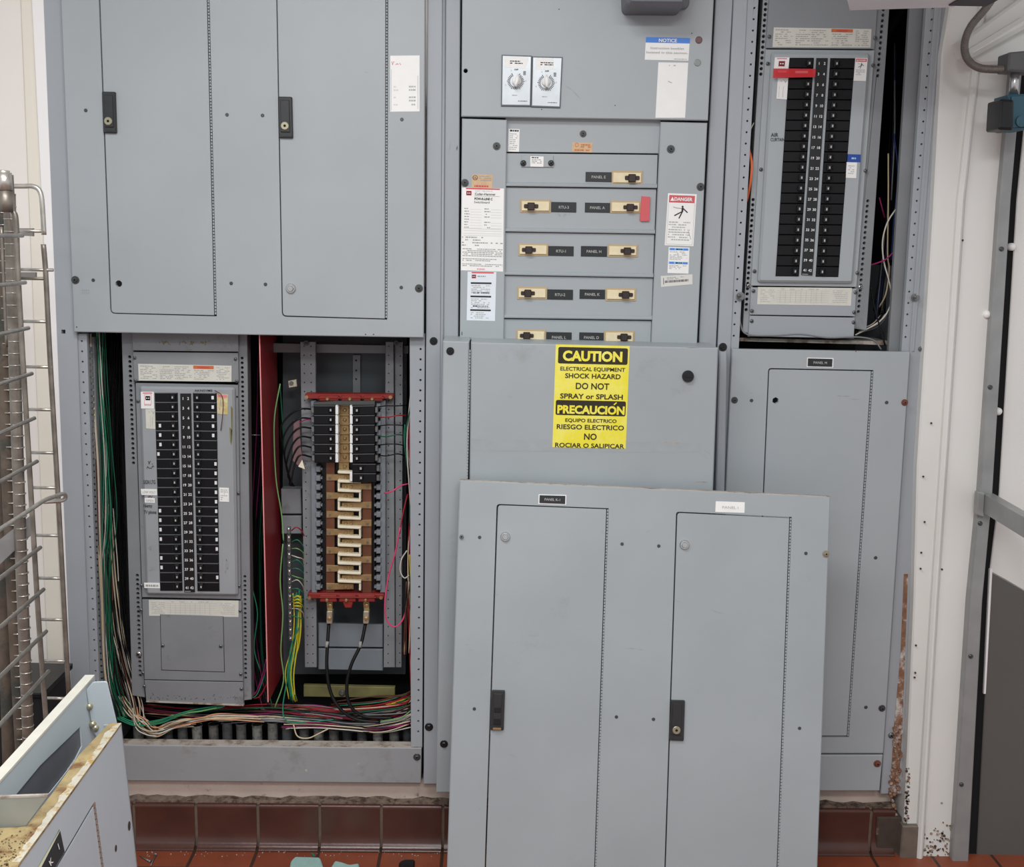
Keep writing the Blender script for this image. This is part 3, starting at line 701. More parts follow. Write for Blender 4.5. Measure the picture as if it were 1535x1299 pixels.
c_ = F.uv(513, 1037, wi-.04); m.lathe(F, *c_, [(.009, wi-.04), (.009, wi-.034), (.006, wi-.03)], ZINC, 12); m.build('base_bar', T, 'olive stained steel bar')
m = MB(); m.prism(F, Q(F, [(421, 733), (451, 733), (452, 770), (422, 770)], wi-.06), wi-.1, wi-.06, GREYD, .002); m.prism(F, Q(F, [(422, 773), (452, 773), (452, 800), (422, 800)], wi-.06), wi-.1, wi-.06, GREYD, .002); m.build('side_bracket', T)
m = MB(); m.prism(F, Q(F, [(432, 571), (444, 568.5), (445, 579), (433, 581)], wi-.05), wi-.06, wi-.05, CREAMP, .001); m.lathe(F, *F.uv(437, 574, wi-.05), [(.006, wi-.05), (.006, wi-.045)], ZINC, 10); m.build('cable_clip', T)
# ground bar
T2 = thing('ground_bar', 'speckled metal terminal bar hanging beside the red barrier among green wires', 'terminal bar')
m = MB(); q = [(430, 790), (435, 790), (438, 960), (433, 960)]; m.prism(F, Q(F, q, -.09), -.1, -.09, ZINC, .001); m.build('bar', T2)
m = MB()
for i in range(27):
    p = bil(q, .5, (i+.5)/27); a_, b_ = F.uv(*p, -.088); m.lathe(F, a_, b_, [(.0035, -.09), (.0035, -.086), (.002, -.085)], (CHROME, BOLT)[i % 2], 8)
m.build('terminal_screws', T2)
# plastic tag
m = MB(); m.prism(F, Q(F, [(440, 630), (449, 628), (451, 672), (456, 702), (447, 698), (438, 690)], -.1), -.104, -.1, mat('tag_plastic', (112, 86, 88), .4, 0, .2, 60), .001)
m.prism(F, Q(F, [(447, 699), (453, 689), (457, 703)], -.096), -.0975, -.096, CREAMP); solo(m, 'hanging_tag', 'crumpled pinkish plastic tag hanging beside black breaker wires', 'tag')

# conduits at the bottom
CM = [mat('conduit_grey_%d' % i, c, .6, .2, .2, 60, .3, 200, dirt=(70, 62, 54), dscale=30, dlo=.5, dhi=.65) for i, c in enumerate(((160, 158, 152), (110, 110, 108), (86, 88, 90), (128, 124, 118)))]
R = random.Random(2)
for i in range(19):
    x = 205+i*22.6+R.uniform(-2, 2); wq = -.09-R.uniform(0, .03); y = 1082+R.uniform(-3, 5)+i*.2
    p = F.P(x, y, wq); q = Vector((p.x, p.y, zc_top)); m = MB(); rr = .0142
    m.tube([q, p], rr, CM[(i*7) % 4], 16, 1, cap=False); m.tube([p, p-Vector((0, 0, .03))], rr*.85, HOLE, 14, 1)
    m.tube([p-Vector((0, 0, .004)), p], rr*1.12, CM[(i*7) % 4], 16, 1, cap=False)
    solo(m, 'conduit', 'short grey conduit stub rising behind the sill of the lower-left bay', 'conduit', 'conduit stubs behind the sill')

# ================================================================== WIRES
def wire(pts, col, r, label, group=None, jit=0, R=random, sub=5, n=6):
    m = MB(); P_ = []
    ox, oy = R.gauss(0, jit), R.gauss(0, jit*.5)
    for (x, y, w_) in pts:
        P_.append(F.P(x+ox+R.gauss(0, jit*.35), y+oy+R.gauss(0, jit*.3), w_+R.gauss(0, jit*.0016)))
    m.tube(P_, r, WM[col], n, sub)
    return solo(m, 'wire', label, 'wire', group)
def bundle(pts, cols, cnt, jit, label, group, r=.0017, seed=0):
    R = random.Random(seed)
    for i in range(cnt):
        c = cols[i % len(cols)]
        wire(pts, c, r*R.uniform(.85, 1.1), label % {'dgreen': 'dark green', 'lime': 'pale green'}.get(c, c) if '%' in label else label, (group % {'dgreen': 'dark green', 'lime': 'pale green'}.get(c, c)) if '%' in group else group, jit, R)
g = '%s wires left of the panelboard'
bundle([(135, 500, -.06), (139, 600, -.06), (145, 700, -.05), (148, 800, -.05), (152, 900, -.05), (156, 1000, -.05), (168, 1065, -.06)], ['cream', 'white', 'brown', 'cream', 'grey'], 5, 1.6, '%s wire running down inside the left post of the open bay', g, .0018, 1)
bundle([(150, 480, -.09), (154, 580, -.08), (161, 680, -.08), (163, 780, -.07), (158, 870, -.07), (163, 960, -.07), (172, 1030, -.07), (190, 1075, -.08)], ['green', 'dgreen', 'dgreen', 'black', 'green', 'dgreen', 'white'], 15, 5.5, '%s wire in the tall bundle left of the panelboard', g, .0014, 2)
bundle([(158, 760, -.1), (166, 850, -.1), (172, 930, -.09), (186, 1000, -.08), (200, 1050, -.08), (208, 1085, -.08)], ['white', 'grey', 'black', 'cream', 'black', 'brown'], 17, 7, '%s wire fanning out to the lower-left corner of the open bay', '%s wires fanning at the lower left', .0016, 3)
bundle([(172, 500, -.2), (170, 640, -.2), (176, 800, -.2), (182, 930, -.16), (196, 1040, -.12)], ['black'], 16, 6, 'black wire hanging in the dark gap left of the panelboard', 'black wires in the left gap', .002, 4)
bundle([(178, 1076, -.07), (205, 1086, -.06), (240, 1082, -.055), (273, 1070, -.055), (300, 1064, -.06), (336, 1057, -.06)], ['green', 'green', 'lime'], 8, 2.4, '%s wire tied in the bundle under the panelboard', '%s wires under the panelboard', .0019, 5)
bundle([(180, 1045, -.08), (200, 1070, -.07), (214, 1080, -.06), (232, 1094, -.06), (262, 1084, -.06), (300, 1078, -.06), (330, 1074, -.06), (390, 1075, -.07)], ['peach', 'cream', 'white', 'cream', 'brown'], 8, 4.5, '%s wire curving below the panelboard to the right', '%s wires curving below the panelboard', .0017, 6)
bundle([(195, 1058, -.12), (250, 1066, -.12), (320, 1072, -.12), (390, 1070, -.12), (460, 1066, -.12)], ['red', 'black', 'magenta', 'brown', 'red'], 14, 5, '%s wire lying across the bottom of the bay under the panelboard', '%s wires low in the bay', .0018, 7)
bundle([(330, 1078, -.09), (400, 1076, -.08), (470, 1080, -.07), (540, 1086, -.07), (600, 1078, -.07), (624, 1066, -.07)], ['white', 'grey', 'cream', 'grey', 'lime', 'black'], 16, 3.6, '%s wire sweeping along the bottom of the exposed bus bay', '%s wires along the bay bottom', .0018, 8)
bundle([(400, 1062, -.12), (460, 1066, -.11), (520, 1074, -.1), (570, 1078, -.1), (622, 1062, -.1)], ['red', 'brown', 'magenta', 'white', 'black', 'red', 'grey'], 24, 7, '%s wire tangled in the bottom right of the open bay', '%s tangled wires at the bay bottom', .0018, 9)
bundle([(500, 1060, -.16), (560, 1056, -.15), (600, 1048, -.14), (625, 1036, -.13)], ['red', 'black', 'yellow', 'brown', 'magenta', 'green'], 14, 7, '%s wire rising to the right post above the tangle', '%s wires rising to the right post', .0017, 10)
bundle([(395, 530, -.22), (392, 650, -.22), (384, 800, -.2), (382, 900, -.2), (390, 1000, -.16), (400, 1060, -.12)], ['black', 'black', 'dgreen', 'black', 'magenta'], 12, 5, '%s wire in the narrow gap left of the red barrier', '%s wires left of the barrier', .0018, 11)
wire([(378, 880, -.1), (386, 920, -.1), (381, 970, -.1), (390, 1005, -.1)], 'green', .0016, 'single green wire bowing left of the red barrier')
bundle([(374, 1045, -.08), (385, 1040, -.08), (398, 1010, -.08), (402, 990, -.08)], ['magenta', 'red', 'green'], 4, 3, '%s wire crossing the foot of the red barrier', '%s wires at the barrier foot', .0017, 12)
bundle([(215, 1062, -.13), (300, 1068, -.12), (400, 1066, -.12), (500, 1072, -.11), (600, 1062, -.11), (622, 1050, -.11)], ['black', 'brown', 'grey', 'black', 'dgreen', 'red', 'cream'], 22, 7, '%s wire crossing the whole bottom of the lower-left bay', '%s wires crossing the bay bottom', .002, 31)
bundle([(430, 1088, -.06), (470, 1086, -.06), (520, 1090, -.06), (570, 1092, -.06), (620, 1082, -.07)], ['black', 'magenta', 'cream', 'black', 'white'], 9, 4, '%s wire sagging low over the conduit stubs', '%s wires over the conduit stubs', .0018, 32)
wire([(440, 1086, -.05), (446, 1103, -.045), (462, 1106, -.045), (478, 1099, -.045), (492, 1092, -.05)], 'cream', .0019, 'cream wire looping down over the conduit stubs')
bundle([(203, 1060, -.07), (210, 1085, -.06), (222, 1097, -.06), (240, 1100, -.055), (262, 1090, -.06), (292, 1084, -.06)], ['cream', 'white', 'peach', 'grey'], 6, 3.5, '%s wire looping low at the left end of the conduit stubs', '%s wires looping low at the left', .0017, 33)
# greens right of barrier
for k, (pts, c) in enumerate([([(420, 575, -.12), (412, 620, -.12), (411, 660, -.12), (414, 720, -.12), (422, 770, -.12), (425, 810, -.1)], 'lime'),
        ([(420, 580, -.14), (424, 640, -.14), (427, 690, -.14)], 'dgreen'),
        ([(424, 815, -.08), (420, 870, -.08), (424, 920, -.08), (421, 975, -.08), (425, 1020, -.08), (412, 1060, -.08)], 'lime'),
        ([(448, 940, -.08), (436, 970, -.08), (430, 1020, -.07), (424, 1060, -.06), (430, 1080, -.05), (460, 1082, -.05), (500, 1078, -.05)], 'green')]):
    wire(pts, c, .0019, ['pale green wire bowing out from the red barrier near the top', 'dark green wire hanging behind the pale green one by the barrier', 'pale green wire running down beside the ground bar', 'bright green wire dropping then turning right along the bay bottom'][k])
bundle([(446, 890, -.1), (447, 930, -.09), (443, 970, -.09), (434, 1010, -.08), (440, 1050, -.08)], ['green', 'yellow', 'green', 'lime', 'dgreen', 'yellow'], 14, 3.5, '%s wire in the ground bundle below the terminal bar', '%s wires in the ground bundle', .0019, 13)
for k in range(12):
    y = 812+k*10
    wire([(437, y, -.085), (446, y-3+(k % 3)*3, -.07), (454, y+6, -.09), (455, y+14, -.12)], ['green', 'lime', 'white', 'green'][k % 4], .0015, '%s wire looping off the terminal bar' % ['green', 'pale green', 'white', 'green'][k % 4], '%s loops on the terminal bar' % ['green', 'pale green', 'white', 'green'][k % 4])
for k in range(4): wire([(440, 896+k*4, -.07), (447, 893+k*5, -.06), (452, 900+k*3, -.07)], 'yellow', .0024, 'thick yellow wire stub by the lower terminal bar', 'yellow stubs by the terminal bar')
wire([(437, 795, -.08), (444, 790, -.07), (452, 795, -.08), (456, 803, -.09)], 'red', .0016, 'short red wire off the top of the terminal bar')
# black wires into left breakers
for k in range(6):
    y = 612+k*14.4
    wire([(468, y+1, -.12), (450, y+1-k*.6, -.1), (432+k*2, y+12, -.1), (421+k*3, y+30+k*2, -.1), (424+k*2, y+60-k*4, -.12), (436+k, 728, -.15)], 'black', .0025, 'black breaker lead curving left from the exposed breakers', 'black leads left of the exposed breakers')
wire([(468, 628, -.12), (455, 630, -.1), (443, 640, -.11), (441, 660, -.12)], 'magenta', .0016, 'thin magenta lead between black breaker leads')
for k in range(6):
    y = 610+k*14.4
    wire([(564, y, -.12), (580, y-2+(k % 2)*3, -.1), (596, y-2, -.1), (610, y-3+k, -.12)], ['black', 'red', 'black', 'dgreen', 'black', 'black'][k], .0018, 'thin %s lead running right from exposed breaker row %s' % (['black', 'red', 'black', 'dark green', 'black', 'black'][k], ['one', 'two', 'three', 'four', 'five', 'six'][k]))
wire([(612, 725, -.08), (600, 728, -.07), (588, 736, -.06), (576, 739, -.07)], 'pink', .002, 'short pink wire end beside the black exposed breakers')
wire([(600, 790, -.06), (592, 830, -.06), (582, 865, -.06), (577, 905, -.05), (580, 930, -.05), (592, 939, -.05), (604, 928, -.05), (612, 900, -.06)], 'pink', .0022, 'long pink wire loop hanging by the lower right rail')
wire([(611, 740, -.1), (604, 770, -.08), (599, 800, -.07)], 'red', .002, 'dark red wire dropping into the pink loop')
wire([(610, 825, -.07), (602, 838, -.07), (600, 855, -.07), (606, 866, -.07), (613, 862, -.07)], 'white', .0018, 'small white wire loop beside the right hole strip')
bundle([(620, 520, -.09), (617, 600, -.09), (614, 680, -.09), (617, 760, -.09), (613, 840, -.09), (616, 940, -.09), (618, 1040, -.08)], ['red', 'white', 'black', 'red', 'dgreen', 'magenta', 'cream'], 14, 2.6, '%s wire running down beside the right hole strip', '%s wires by the right hole strip', .0017, 14)
bundle([(622, 545, -.05), (618, 600, -.05), (612, 660, -.05), (616, 720, -.05), (619, 790, -.05)], ['white', 'red', 'black', 'dgreen', 'pink'], 6, 3, '%s wire curving beside the upper right hole strip', '%s wires by the upper right strip', .0016, 41)
bundle([(612, 870, -.05), (609, 930, -.05), (606, 980, -.05)], ['brown', 'black', 'cream'], 6, 3, '%s wire end dangling low beside the right rail', '%s wire ends low by the right rail', .0015, 42)
bundle([(612, 830, -.08), (615, 880, -.08), (616, 930, -.08)], ['yellow', 'orange'], 3, 1.6, '%s wire low beside the right hole strip', '%s wires low on the right', .0016, 15)
wire([(607, 636, -.08), (606, 660, -.08), (611, 700, -.08), (619, 725, -.08)], 'green', .0016, 'green wire crossing the upper right wiring gap')
# big black feeders
for pts, l in (([(493, 934, wi+.008), (491, 965, wi+.03), (490, 1000, wi+.05), (495, 1035, wi+.06), (510, 1062, wi+.07), (535, 1078, wi+.07), (570, 1082, wi+.07)], 'thick black feeder cable dropping from the left lug'),
               ([(548, 934, wi+.008), (541, 965, wi+.03), (527, 995, wi+.05), (520, 1025, wi+.06), (524, 1055, wi+.07), (545, 1073, wi+.07), (590, 1076, wi+.06)], 'thick black feeder cable curving from the right lug')):
    T = thing('feeder_cable', l, 'cable'); m = MB(); m.tube([F.P(*p) for p in pts], .0048, WM['black'], 12, 8); m.build('jacket', T)
    m = MB(); a_, b_ = (F.P(pts[1][0], 961, wi+.028), F.P(pts[1][0]-1.5, 970, wi+.034)); m.tube([a_, b_], .0052, mat('cable_print', (150, 150, 148), .5), 12, 1); m.build('marker_band', T)

# ================================================================== CENTRE SECTION
T = thing('switchboard_cabinet', 'tall grey steel switchboard section in the middle holding the feeder breakers', 'electrical cabinet')
m = MB(); m.prism(F, Q(F, [(668, -40), (690.5, -40), (687, 520), (678, 1180), (658, 1180), (664.5, 520)], -.001), -.5, -.001, GREYF, .002, back=False); 
scr(m, F, 676, 210, 672, 232, .8, 0, INKG); scr(m, F, 685.5, 218, 684.5, 226, 1.4, 0, INK); m.build('side_post', T)
m = MB(); m.prism(F, Q(F, [(1074.5, -40), (1101, -40), (1088, 200), (1077, 440), (1073, 530), (1058, 1180), (1040, 1180), (1048, 505)], -.001), -.5, -.001, GREYF, .002, back=False); m.build('side_post', T)
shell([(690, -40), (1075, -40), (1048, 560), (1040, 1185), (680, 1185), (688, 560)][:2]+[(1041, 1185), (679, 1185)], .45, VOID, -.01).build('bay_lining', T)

# top cover
T = thing('switchboard_cover', 'grey top cover with two timer dials and the blue notice label', 'panel cover')
w = .026; m = MB(); m.prism(F, [Q(F, [(693, -40), (1072, -40), (1061.5, 180.5), (691.5, 174.5)], w), circ(F, 698, 106, 3.4, w, 10)], 0, w, GREY, .002)
for a_ in ((847, 128, 858, 135), (858, 135, 872, 150)): scr(m, F, *a_, 1.2, w, INKG)
for x, y in ((922, 158), (812, 164), (1037, 50), (838, 14)): m.poly(F, circ(F, x, y, .9, w, 6), w+.0004, INK)
m.build('panel_sheet', T)
for k, (q, c) in enumerate([([(753.6, 83.5), (796, 85), (794.3, 157.5), (752.5, 156.8)], (774.4, 121)), ([(799.3, 86), (842, 87), (838.7, 159.6), (797.5, 158.2)], (819, 122))]):
    d = Decal(F, [(q[0][0]-1.6, q[0][1]-1.6), (q[1][0]+1.4, q[1][1]-1.6), (q[2][0]+1.3, q[2][1]+2.2), (q[3][0]-1.6, q[3][1]+2.2)], w, mat('timer_frame', (92, 98, 102), .4, .3), .004, .001); fr = d.build('timer_switch', T)
    d = Decal(F, q, w+.004, SILVER, .0012, .0005); cx, cy = d.W/2-1+(k*.5), 37.5
    d.poly([(2, 1), (38, 1), (37, 12), (33, 18), (3, 17)] if k == 0 else [(3, 1), (30, 1), (30, 15), (34, 17), (4, 18)], WHITE)
    d.fine(11, 6, 30, 12, 2, INKG, .9, .5, k); d.text('OFF', cx+.5, 20, 2.2, INK, 6, bold=.03)
    for i in range(26):
        t = -math.pi/2+.5+(2*math.pi-1.0)*i/25; r1 = 13.4 if i % 5 == 0 else 12.4
        d.line([(cx+8.4*math.cos(t), cy+8.4*math.sin(t)), (cx+r1*math.cos(t), cy+r1*math.sin(t))], 1.1, INK, 1)
    for dx, dy in ((-7, -16), (-15, 6), (15, -1)): d.rect(cx+dx-.5, cy+dy-1, cx+dx+.5, cy+dy+1, INKG)
    for j in range(4): d.rect(31, 22+j*1.6, 35, 23+j*1.6, INK)
    d.fine(15, 57.5, 23, 59.5, 1, INKG, .9, .6); d.fine(24, 66, 38, 68, 1, INK, .95, .5, 4)
    d.build('face_plate', fr)
    m = MB(); a_, b_ = F.uv(*c, w+.012); r = F.k(*c, w)
    m.lathe(F, a_, b_, [(7*r, w+.005), (7*r, w+.008), (6*r, w+.011), (5*r, w+.012)], WHITE, 24)
    dx = -.25 if k == 0 else .05
    pts = [(-4*r, -2*r), (-1.5*r, -8.5*r), (2.5*r, -9*r), (4.6*r, -1*r), (4*r, 4*r), (1.2*r, 9.5*r), (-1.4*r, 9.5*r), (-4.4*r, 3*r)]
    rot = lambda p: (a_+.82*p[0]*math.cos(dx)-p[1]*math.sin(dx), b_+p[0]*math.sin(dx)+p[1]*math.cos(dx))
    m.prism(F, [rot(p) for p in pts], w+.01, w+.028, WHITE, .003); m.build('dial_knob', fr, 'white pointer dial knob')
d = Decal(F, [(968.3, 55.5), (1034.2, 57), (1032, 91), (966.5, 89.5)], w, WHITE)
d.rect(0, 0, 66, 8.2, BLUEI); d.text('NOTICE', 33, 4.3, 5.2, WHITE, 27, bold=.02); d.text('Instruction booklet', 33, 16, 3.6, INKG, 50); d.text('located in this section.', 33, 22.5, 3.6, INKG, 62); d.fine(44, 31, 63, 33, 1, INKL, .9, .6); d.build('notice_label', T, 'white label with blue NOTICE band')
d = Decal(F, [(987, 93.3), (1031.7, 94), (1027, 176.5), (982.5, 176.5)], w, WHITE); d.line([(16, 28), (19, 29.5), (22, 30.5)], .9, INKG); d.fine(16, 3, 32, 6, 1, INKL, .4, .5, 2); d.build('label_sticker', T, 'blank tall white label')
plug(T, F, 1047.5, 60, 5.3, w, mat('lens_red', (96, 56, 56), .3), 'indicator_lamp', 'dull red indicator button'); plug(T, F, 1045.5, 94, 5.3, w, mat('lens_clear', (130, 140, 136), .3), 'indicator_lamp', 'grey green indicator button')

# meter box on top cover
T = thing('meter_housing', 'dark grey rounded metal box protruding at the top of the middle cover', 'meter box')
m = MB(); hw = .12; q = rnd([(938, -60), (1030, -60), (1029, 9), (940, 8)], 9); m.prism(F, Q(F, q, w+hw), w, w+hw, mat('meter_case', (96, 98, 104), .45, 0, .05, 6), .01); m.build('case', T)
m = MB(); q = rnd([(934.5, -60), (1034, -60), (1033, 15), (936, 13.5)], 12); m.prism(F, Q(F, q, w+hw*.55), w+hw*.45, w+hw*.6, mat('meter_case', (0,)*3), .003); m.build('flange_rim', T)

# side covers
T = thing('cover_strip', 'narrow grey cover left of the feeder breakers carrying the maker data labels', 'panel cover')
w = .02; m = MB(); m.prism(F, Q(F, [(692.5, 177.5), (760, 179.5), (755, 525), (689, 525)], w), 0, w, GREY, .002); m.poly(F, Q(F, [(692, 497), (693, 497), (693, 502), (692, 502)], w), w+.0004, INK); m.build('panel_sheet', T)
screw(T, F, 744.5, 219, 5.7, w); screw(T, F, 697, 274, 5.7, w)
d = Decal(F, [(707.5, 261), (739, 262), (738, 282), (707, 281)], w, TAN); d.disc(4.8, 5, 3.8, INK, 2); d.disc(4.8, 5, 3, TAN, 3); d.text('UL', 4.8, 5, 3, INK, bold=.02, lv=4); d.fine(11, 1, 29, 10, 3, INKG, .8, .5, 3); d.fine(4, 16, 28, 19, 1, REDI, .9, .8, 2); d.build('rating_label', T)
d = Decal(F, [(692.5, 281), (755.5, 282.5), (754, 407), (691, 405)], w, WHITE)
d.rect(6, .3, 57, 2.2, REDI); logo(d, 10.5, 8, 1); d.text('CAT 100 KA-C', 33, 4.4, 1.8, INKL, 26); d.text('Cutler-Hammer', 35, 8.8, 3.6, INK, 31, bold=.01); d.line([(18.5, 12), (57, 12)], .4, INKG); d.text('POW-R-LINE C', 32.5, 16, 3.6, INK, 27, bold=.03); d.text('Switchboard', 30, 21, 3.2, INK, 23)
for i in range(8):
    y = 31+i*4; d.fine(4, y-1.2, 4+R.uniform(5, 9), y+1, 1, INKG, .95, .7, i); d.line([(13, y+1), (30, y+1)], .3, INKL, 1)
    if i != 4: d.fine(34, y-1.2, 43, y+1, 1, INKG, .95, .7, i+20); d.line([(44, y+1), (60, y+1)], .3, INKL, 1)
for y in (61, 64, 68, 71): d.line([(3, y), (60, y)], .35, INKL, 1)
for y in (74, 78, 82, 86): d.fine(1, y-1.3, 62, y+1, 1, INKG, .6, .75, y)
d.fine(2, 90, 62, 103, 5, INKG, .9, .5, 5); d.fine(2, 105, 62, 110, 2, INKG, .85, .5, 6); d.fine(2, 113, 62, 118, 2, INKG, .85, .5, 7); d.fine(24, 120, 36, 123, 1, REDP, .9, .6, 7); d.build('data_label', T, 'large white printed data label')
d = Decal(F, [(701, 407), (744, 407.5), (742, 481), (699.5, 480)], w, mat('label_bluewhite', (222, 228, 234), .5)); d.rect(6, .4, 39, 2.3, REDI); logo(d, 9.5, 7, .8); d.fine(15, 5.5, 27, 8, 1, INKG, .9, .7, 1)
for y, n in ((17, 5), (37, 6), (57.5, 4)): d.rect(5, y-1.3, 36, y+1.2, INK); d.fine(6, y+2.5, 34, y+2.5+n*2.6, n, INKL, .8, .5, n)
d.fine(9, 30, 33, 33, 1, INKG, .9, .8, 8); d.fine(9, 50, 32, 53, 1, INKG, .9, .8, 9); d.build('data_label', T)
T = thing('cover_strip', 'narrow grey cover right of the feeder breakers carrying the red danger label', 'panel cover')
m = MB(); m.prism(F, Q(F, [(990.5, 182.5), (1060.5, 184), (1044.5, 525), (976, 525)], w), 0, w, GREY, .002); m.build('panel_sheet', T)
screw(T, F, 1005.5, 223.5, 6, w); screw(T, F, 1050, 280, 5.8, w)
def danger(T, q, w, k=1.0):
    d = Decal(F, q, w, WHITE); s = d.W/43
    d.rect(2*s, 2.5*s, 40.5*s, 13.5*s, REDT); d.text('DANGER', 23.5*s, 8*s, 5*s, WHITE, 27*s, bold=.03); d.poly([(4*s, 11*s), (7*s, 5*s), (10*s, 11*s)], WHITE, 2)
    if s > .6: d.line([(2, 14), (2, d.H-2), (41, d.H-2), (41, 14)], .4, INKL)
    o = 18*s
    d.disc(23*s, 19.3*s, 1.5*s, INK); d.line([(23*s, 21*s), (23*s, 27*s)], 2.6*s, INK); d.line([(22*s, 27*s), (11.5*s, 33*s)], 1.7*s, INK); d.line([(23*s, 27*s), (18.5*s, 37*s)], 1.7*s, INK)
    d.line([(23.5*s, 21.5*s), (31*s, 28*s)], 1.7*s, INK); d.line([(22*s, 22*s), (14*s, 21.5*s), (9*s, 20*s)], 1.0*s, INKG)
    if s > .6:
        d.fine(4, 41, 36, 71, 8, INKL, .85, .45, 5); d.line([(33, 53), (38.5, 68)], .7, INKG)
    else: d.fine(2, 17, d.W-2, 26, 5, INKL, .85, .45, 5)
    d.build('danger_label', T, 'white label with red DANGER band and falling figure symbol')
danger(T, [(1001.5, 289.5), (1044.5, 291), (1039.5, 369), (996.3, 367.5)], w)
d = Decal(F, [(1002.5, 370), (1033.7, 371), (1032, 410), (1000.6, 409)], w, WHITE)
for y, n in ((3, 6), (23.5, 3)): d.rect(1, y-1.8, 30, y+1.8, BLUEP); d.rect(2, y-1.4, 9, y+1.4, BLUEI, 2); d.rect(22, y-1.4, 29, y+1.4, BLUEI, 2); d.fine(11, y-1, 21, y+1, 1, WHITE, .9, .9); d.fine(2, y+3, 28, y+3+n*2.2, n, INKL, .8, .5, n)
d.build('caution_label', T)
d = Decal(F, [(990.5, 413.5), (1038, 411), (1038, 426), (991, 430)], w, mat('label_offwhite', (214, 212, 206), .5)); d.line([(4, 3), (4, 12.5)], .8, INK); d.fine(9, 2, 34, 6, 2, INKG, .8, .5, 3)
R = random.Random(6)
for i in range(30): d.rect(6+i*1.2, 7, 6.6+i*1.2+R.uniform(-.2, .3), 10.5, INK)
d.build('barcode_label', T)

# recessed filler plate and breaker rows
T = thing('filler_plate', 'plain recessed grey plate directly under the top middle cover', 'panel cover')
w = .002; m = MB(); m.prism(F, Q(F, [(758, 165), (991, 170), (987, 230), (757, 227.5)], w), -.01, w, GREY, .001); m.build('panel_sheet', T)
screw(T, F, 874, 200.5, 5, w)
d = Decal(F, [(858, 213), (888.5, 214), (888, 228.5), (857, 227.5)], w, TAN); d.disc(7, 4, 3, ORG, 2); d.disc(7, 4, 2.2, TAN, 3); d.fine(13, 2, 28, 8, 2, ORG, .85, .6, 2); d.fine(4, 10, 26, 13, 1, ORG, .95, .7, 3); d.build('rating_label', T)
d = Decal(F, [(762.5, 193), (779, 193.5), (778, 227.5), (761.5, 227)], w, WHITE); d.fine(2, 1, 15, 4, 1, INK, .95, .9, 1); d.fine(2, 6, 14, 32, 9, INKL, .8, .4, 2); d.build('label_sticker', T)
rows = [((758, 229.5), (986, 232), (984.5, 277), (757, 274)), ((757.5, 280.5), (984, 283.5), (981.5, 345.5), (755.5, 342)), ((756, 348), (981, 351.5), (979, 411), (755, 407)), ((755, 413), (979, 417), (977, 474.5), (754.5, 471.5)), ((754, 478), (976.5, 481), (975, 524), (753, 522))]
names = [(None, 'PANEL E'), ('RTU-3', 'PANEL A'), ('RTU-1', 'PANEL H'), ('RTU-2', 'PANEL K'), ('PANEL L', 'PANEL D')]
wins = [(None, (917, 255.5, 964, 276.5)), ((780, 298.5, 826, 318.5), (915, 300.5, 961, 319.5)), ((777, 364.5, 822, 383.5), (911, 366, 956.5, 385)), ((775.5, 429.5, 820.5, 448.5), (908, 431.5, 954, 451)), ((774, 493.5, 818.5, 512), (906, 495.5, 951.5, 514))]
nps = [(None, (878, 257.5, 917, 272.5)), ((826.5, 302.5, 864, 318), (877, 303.5, 914.5, 318.5)), ((822, 368.5, 860, 383.5), (871, 368.5, 910, 384.5)), ((820.5, 433.5, 859, 449), (869, 433.5, 907, 448)), ((819, 497.5, 857, 513), (868.5, 498, 905, 513))]
ords = ['topmost breaker row cover, with a single ivory breaker marked PANEL E', 'breaker row cover marked RTU-3 and PANEL A with red tape at its right end', 'breaker row cover marked RTU-1 and PANEL H in the middle of the stack', 'breaker row cover marked RTU-2 and PANEL K', 'lowest breaker row cover, half hidden behind the yellow-signed panel']
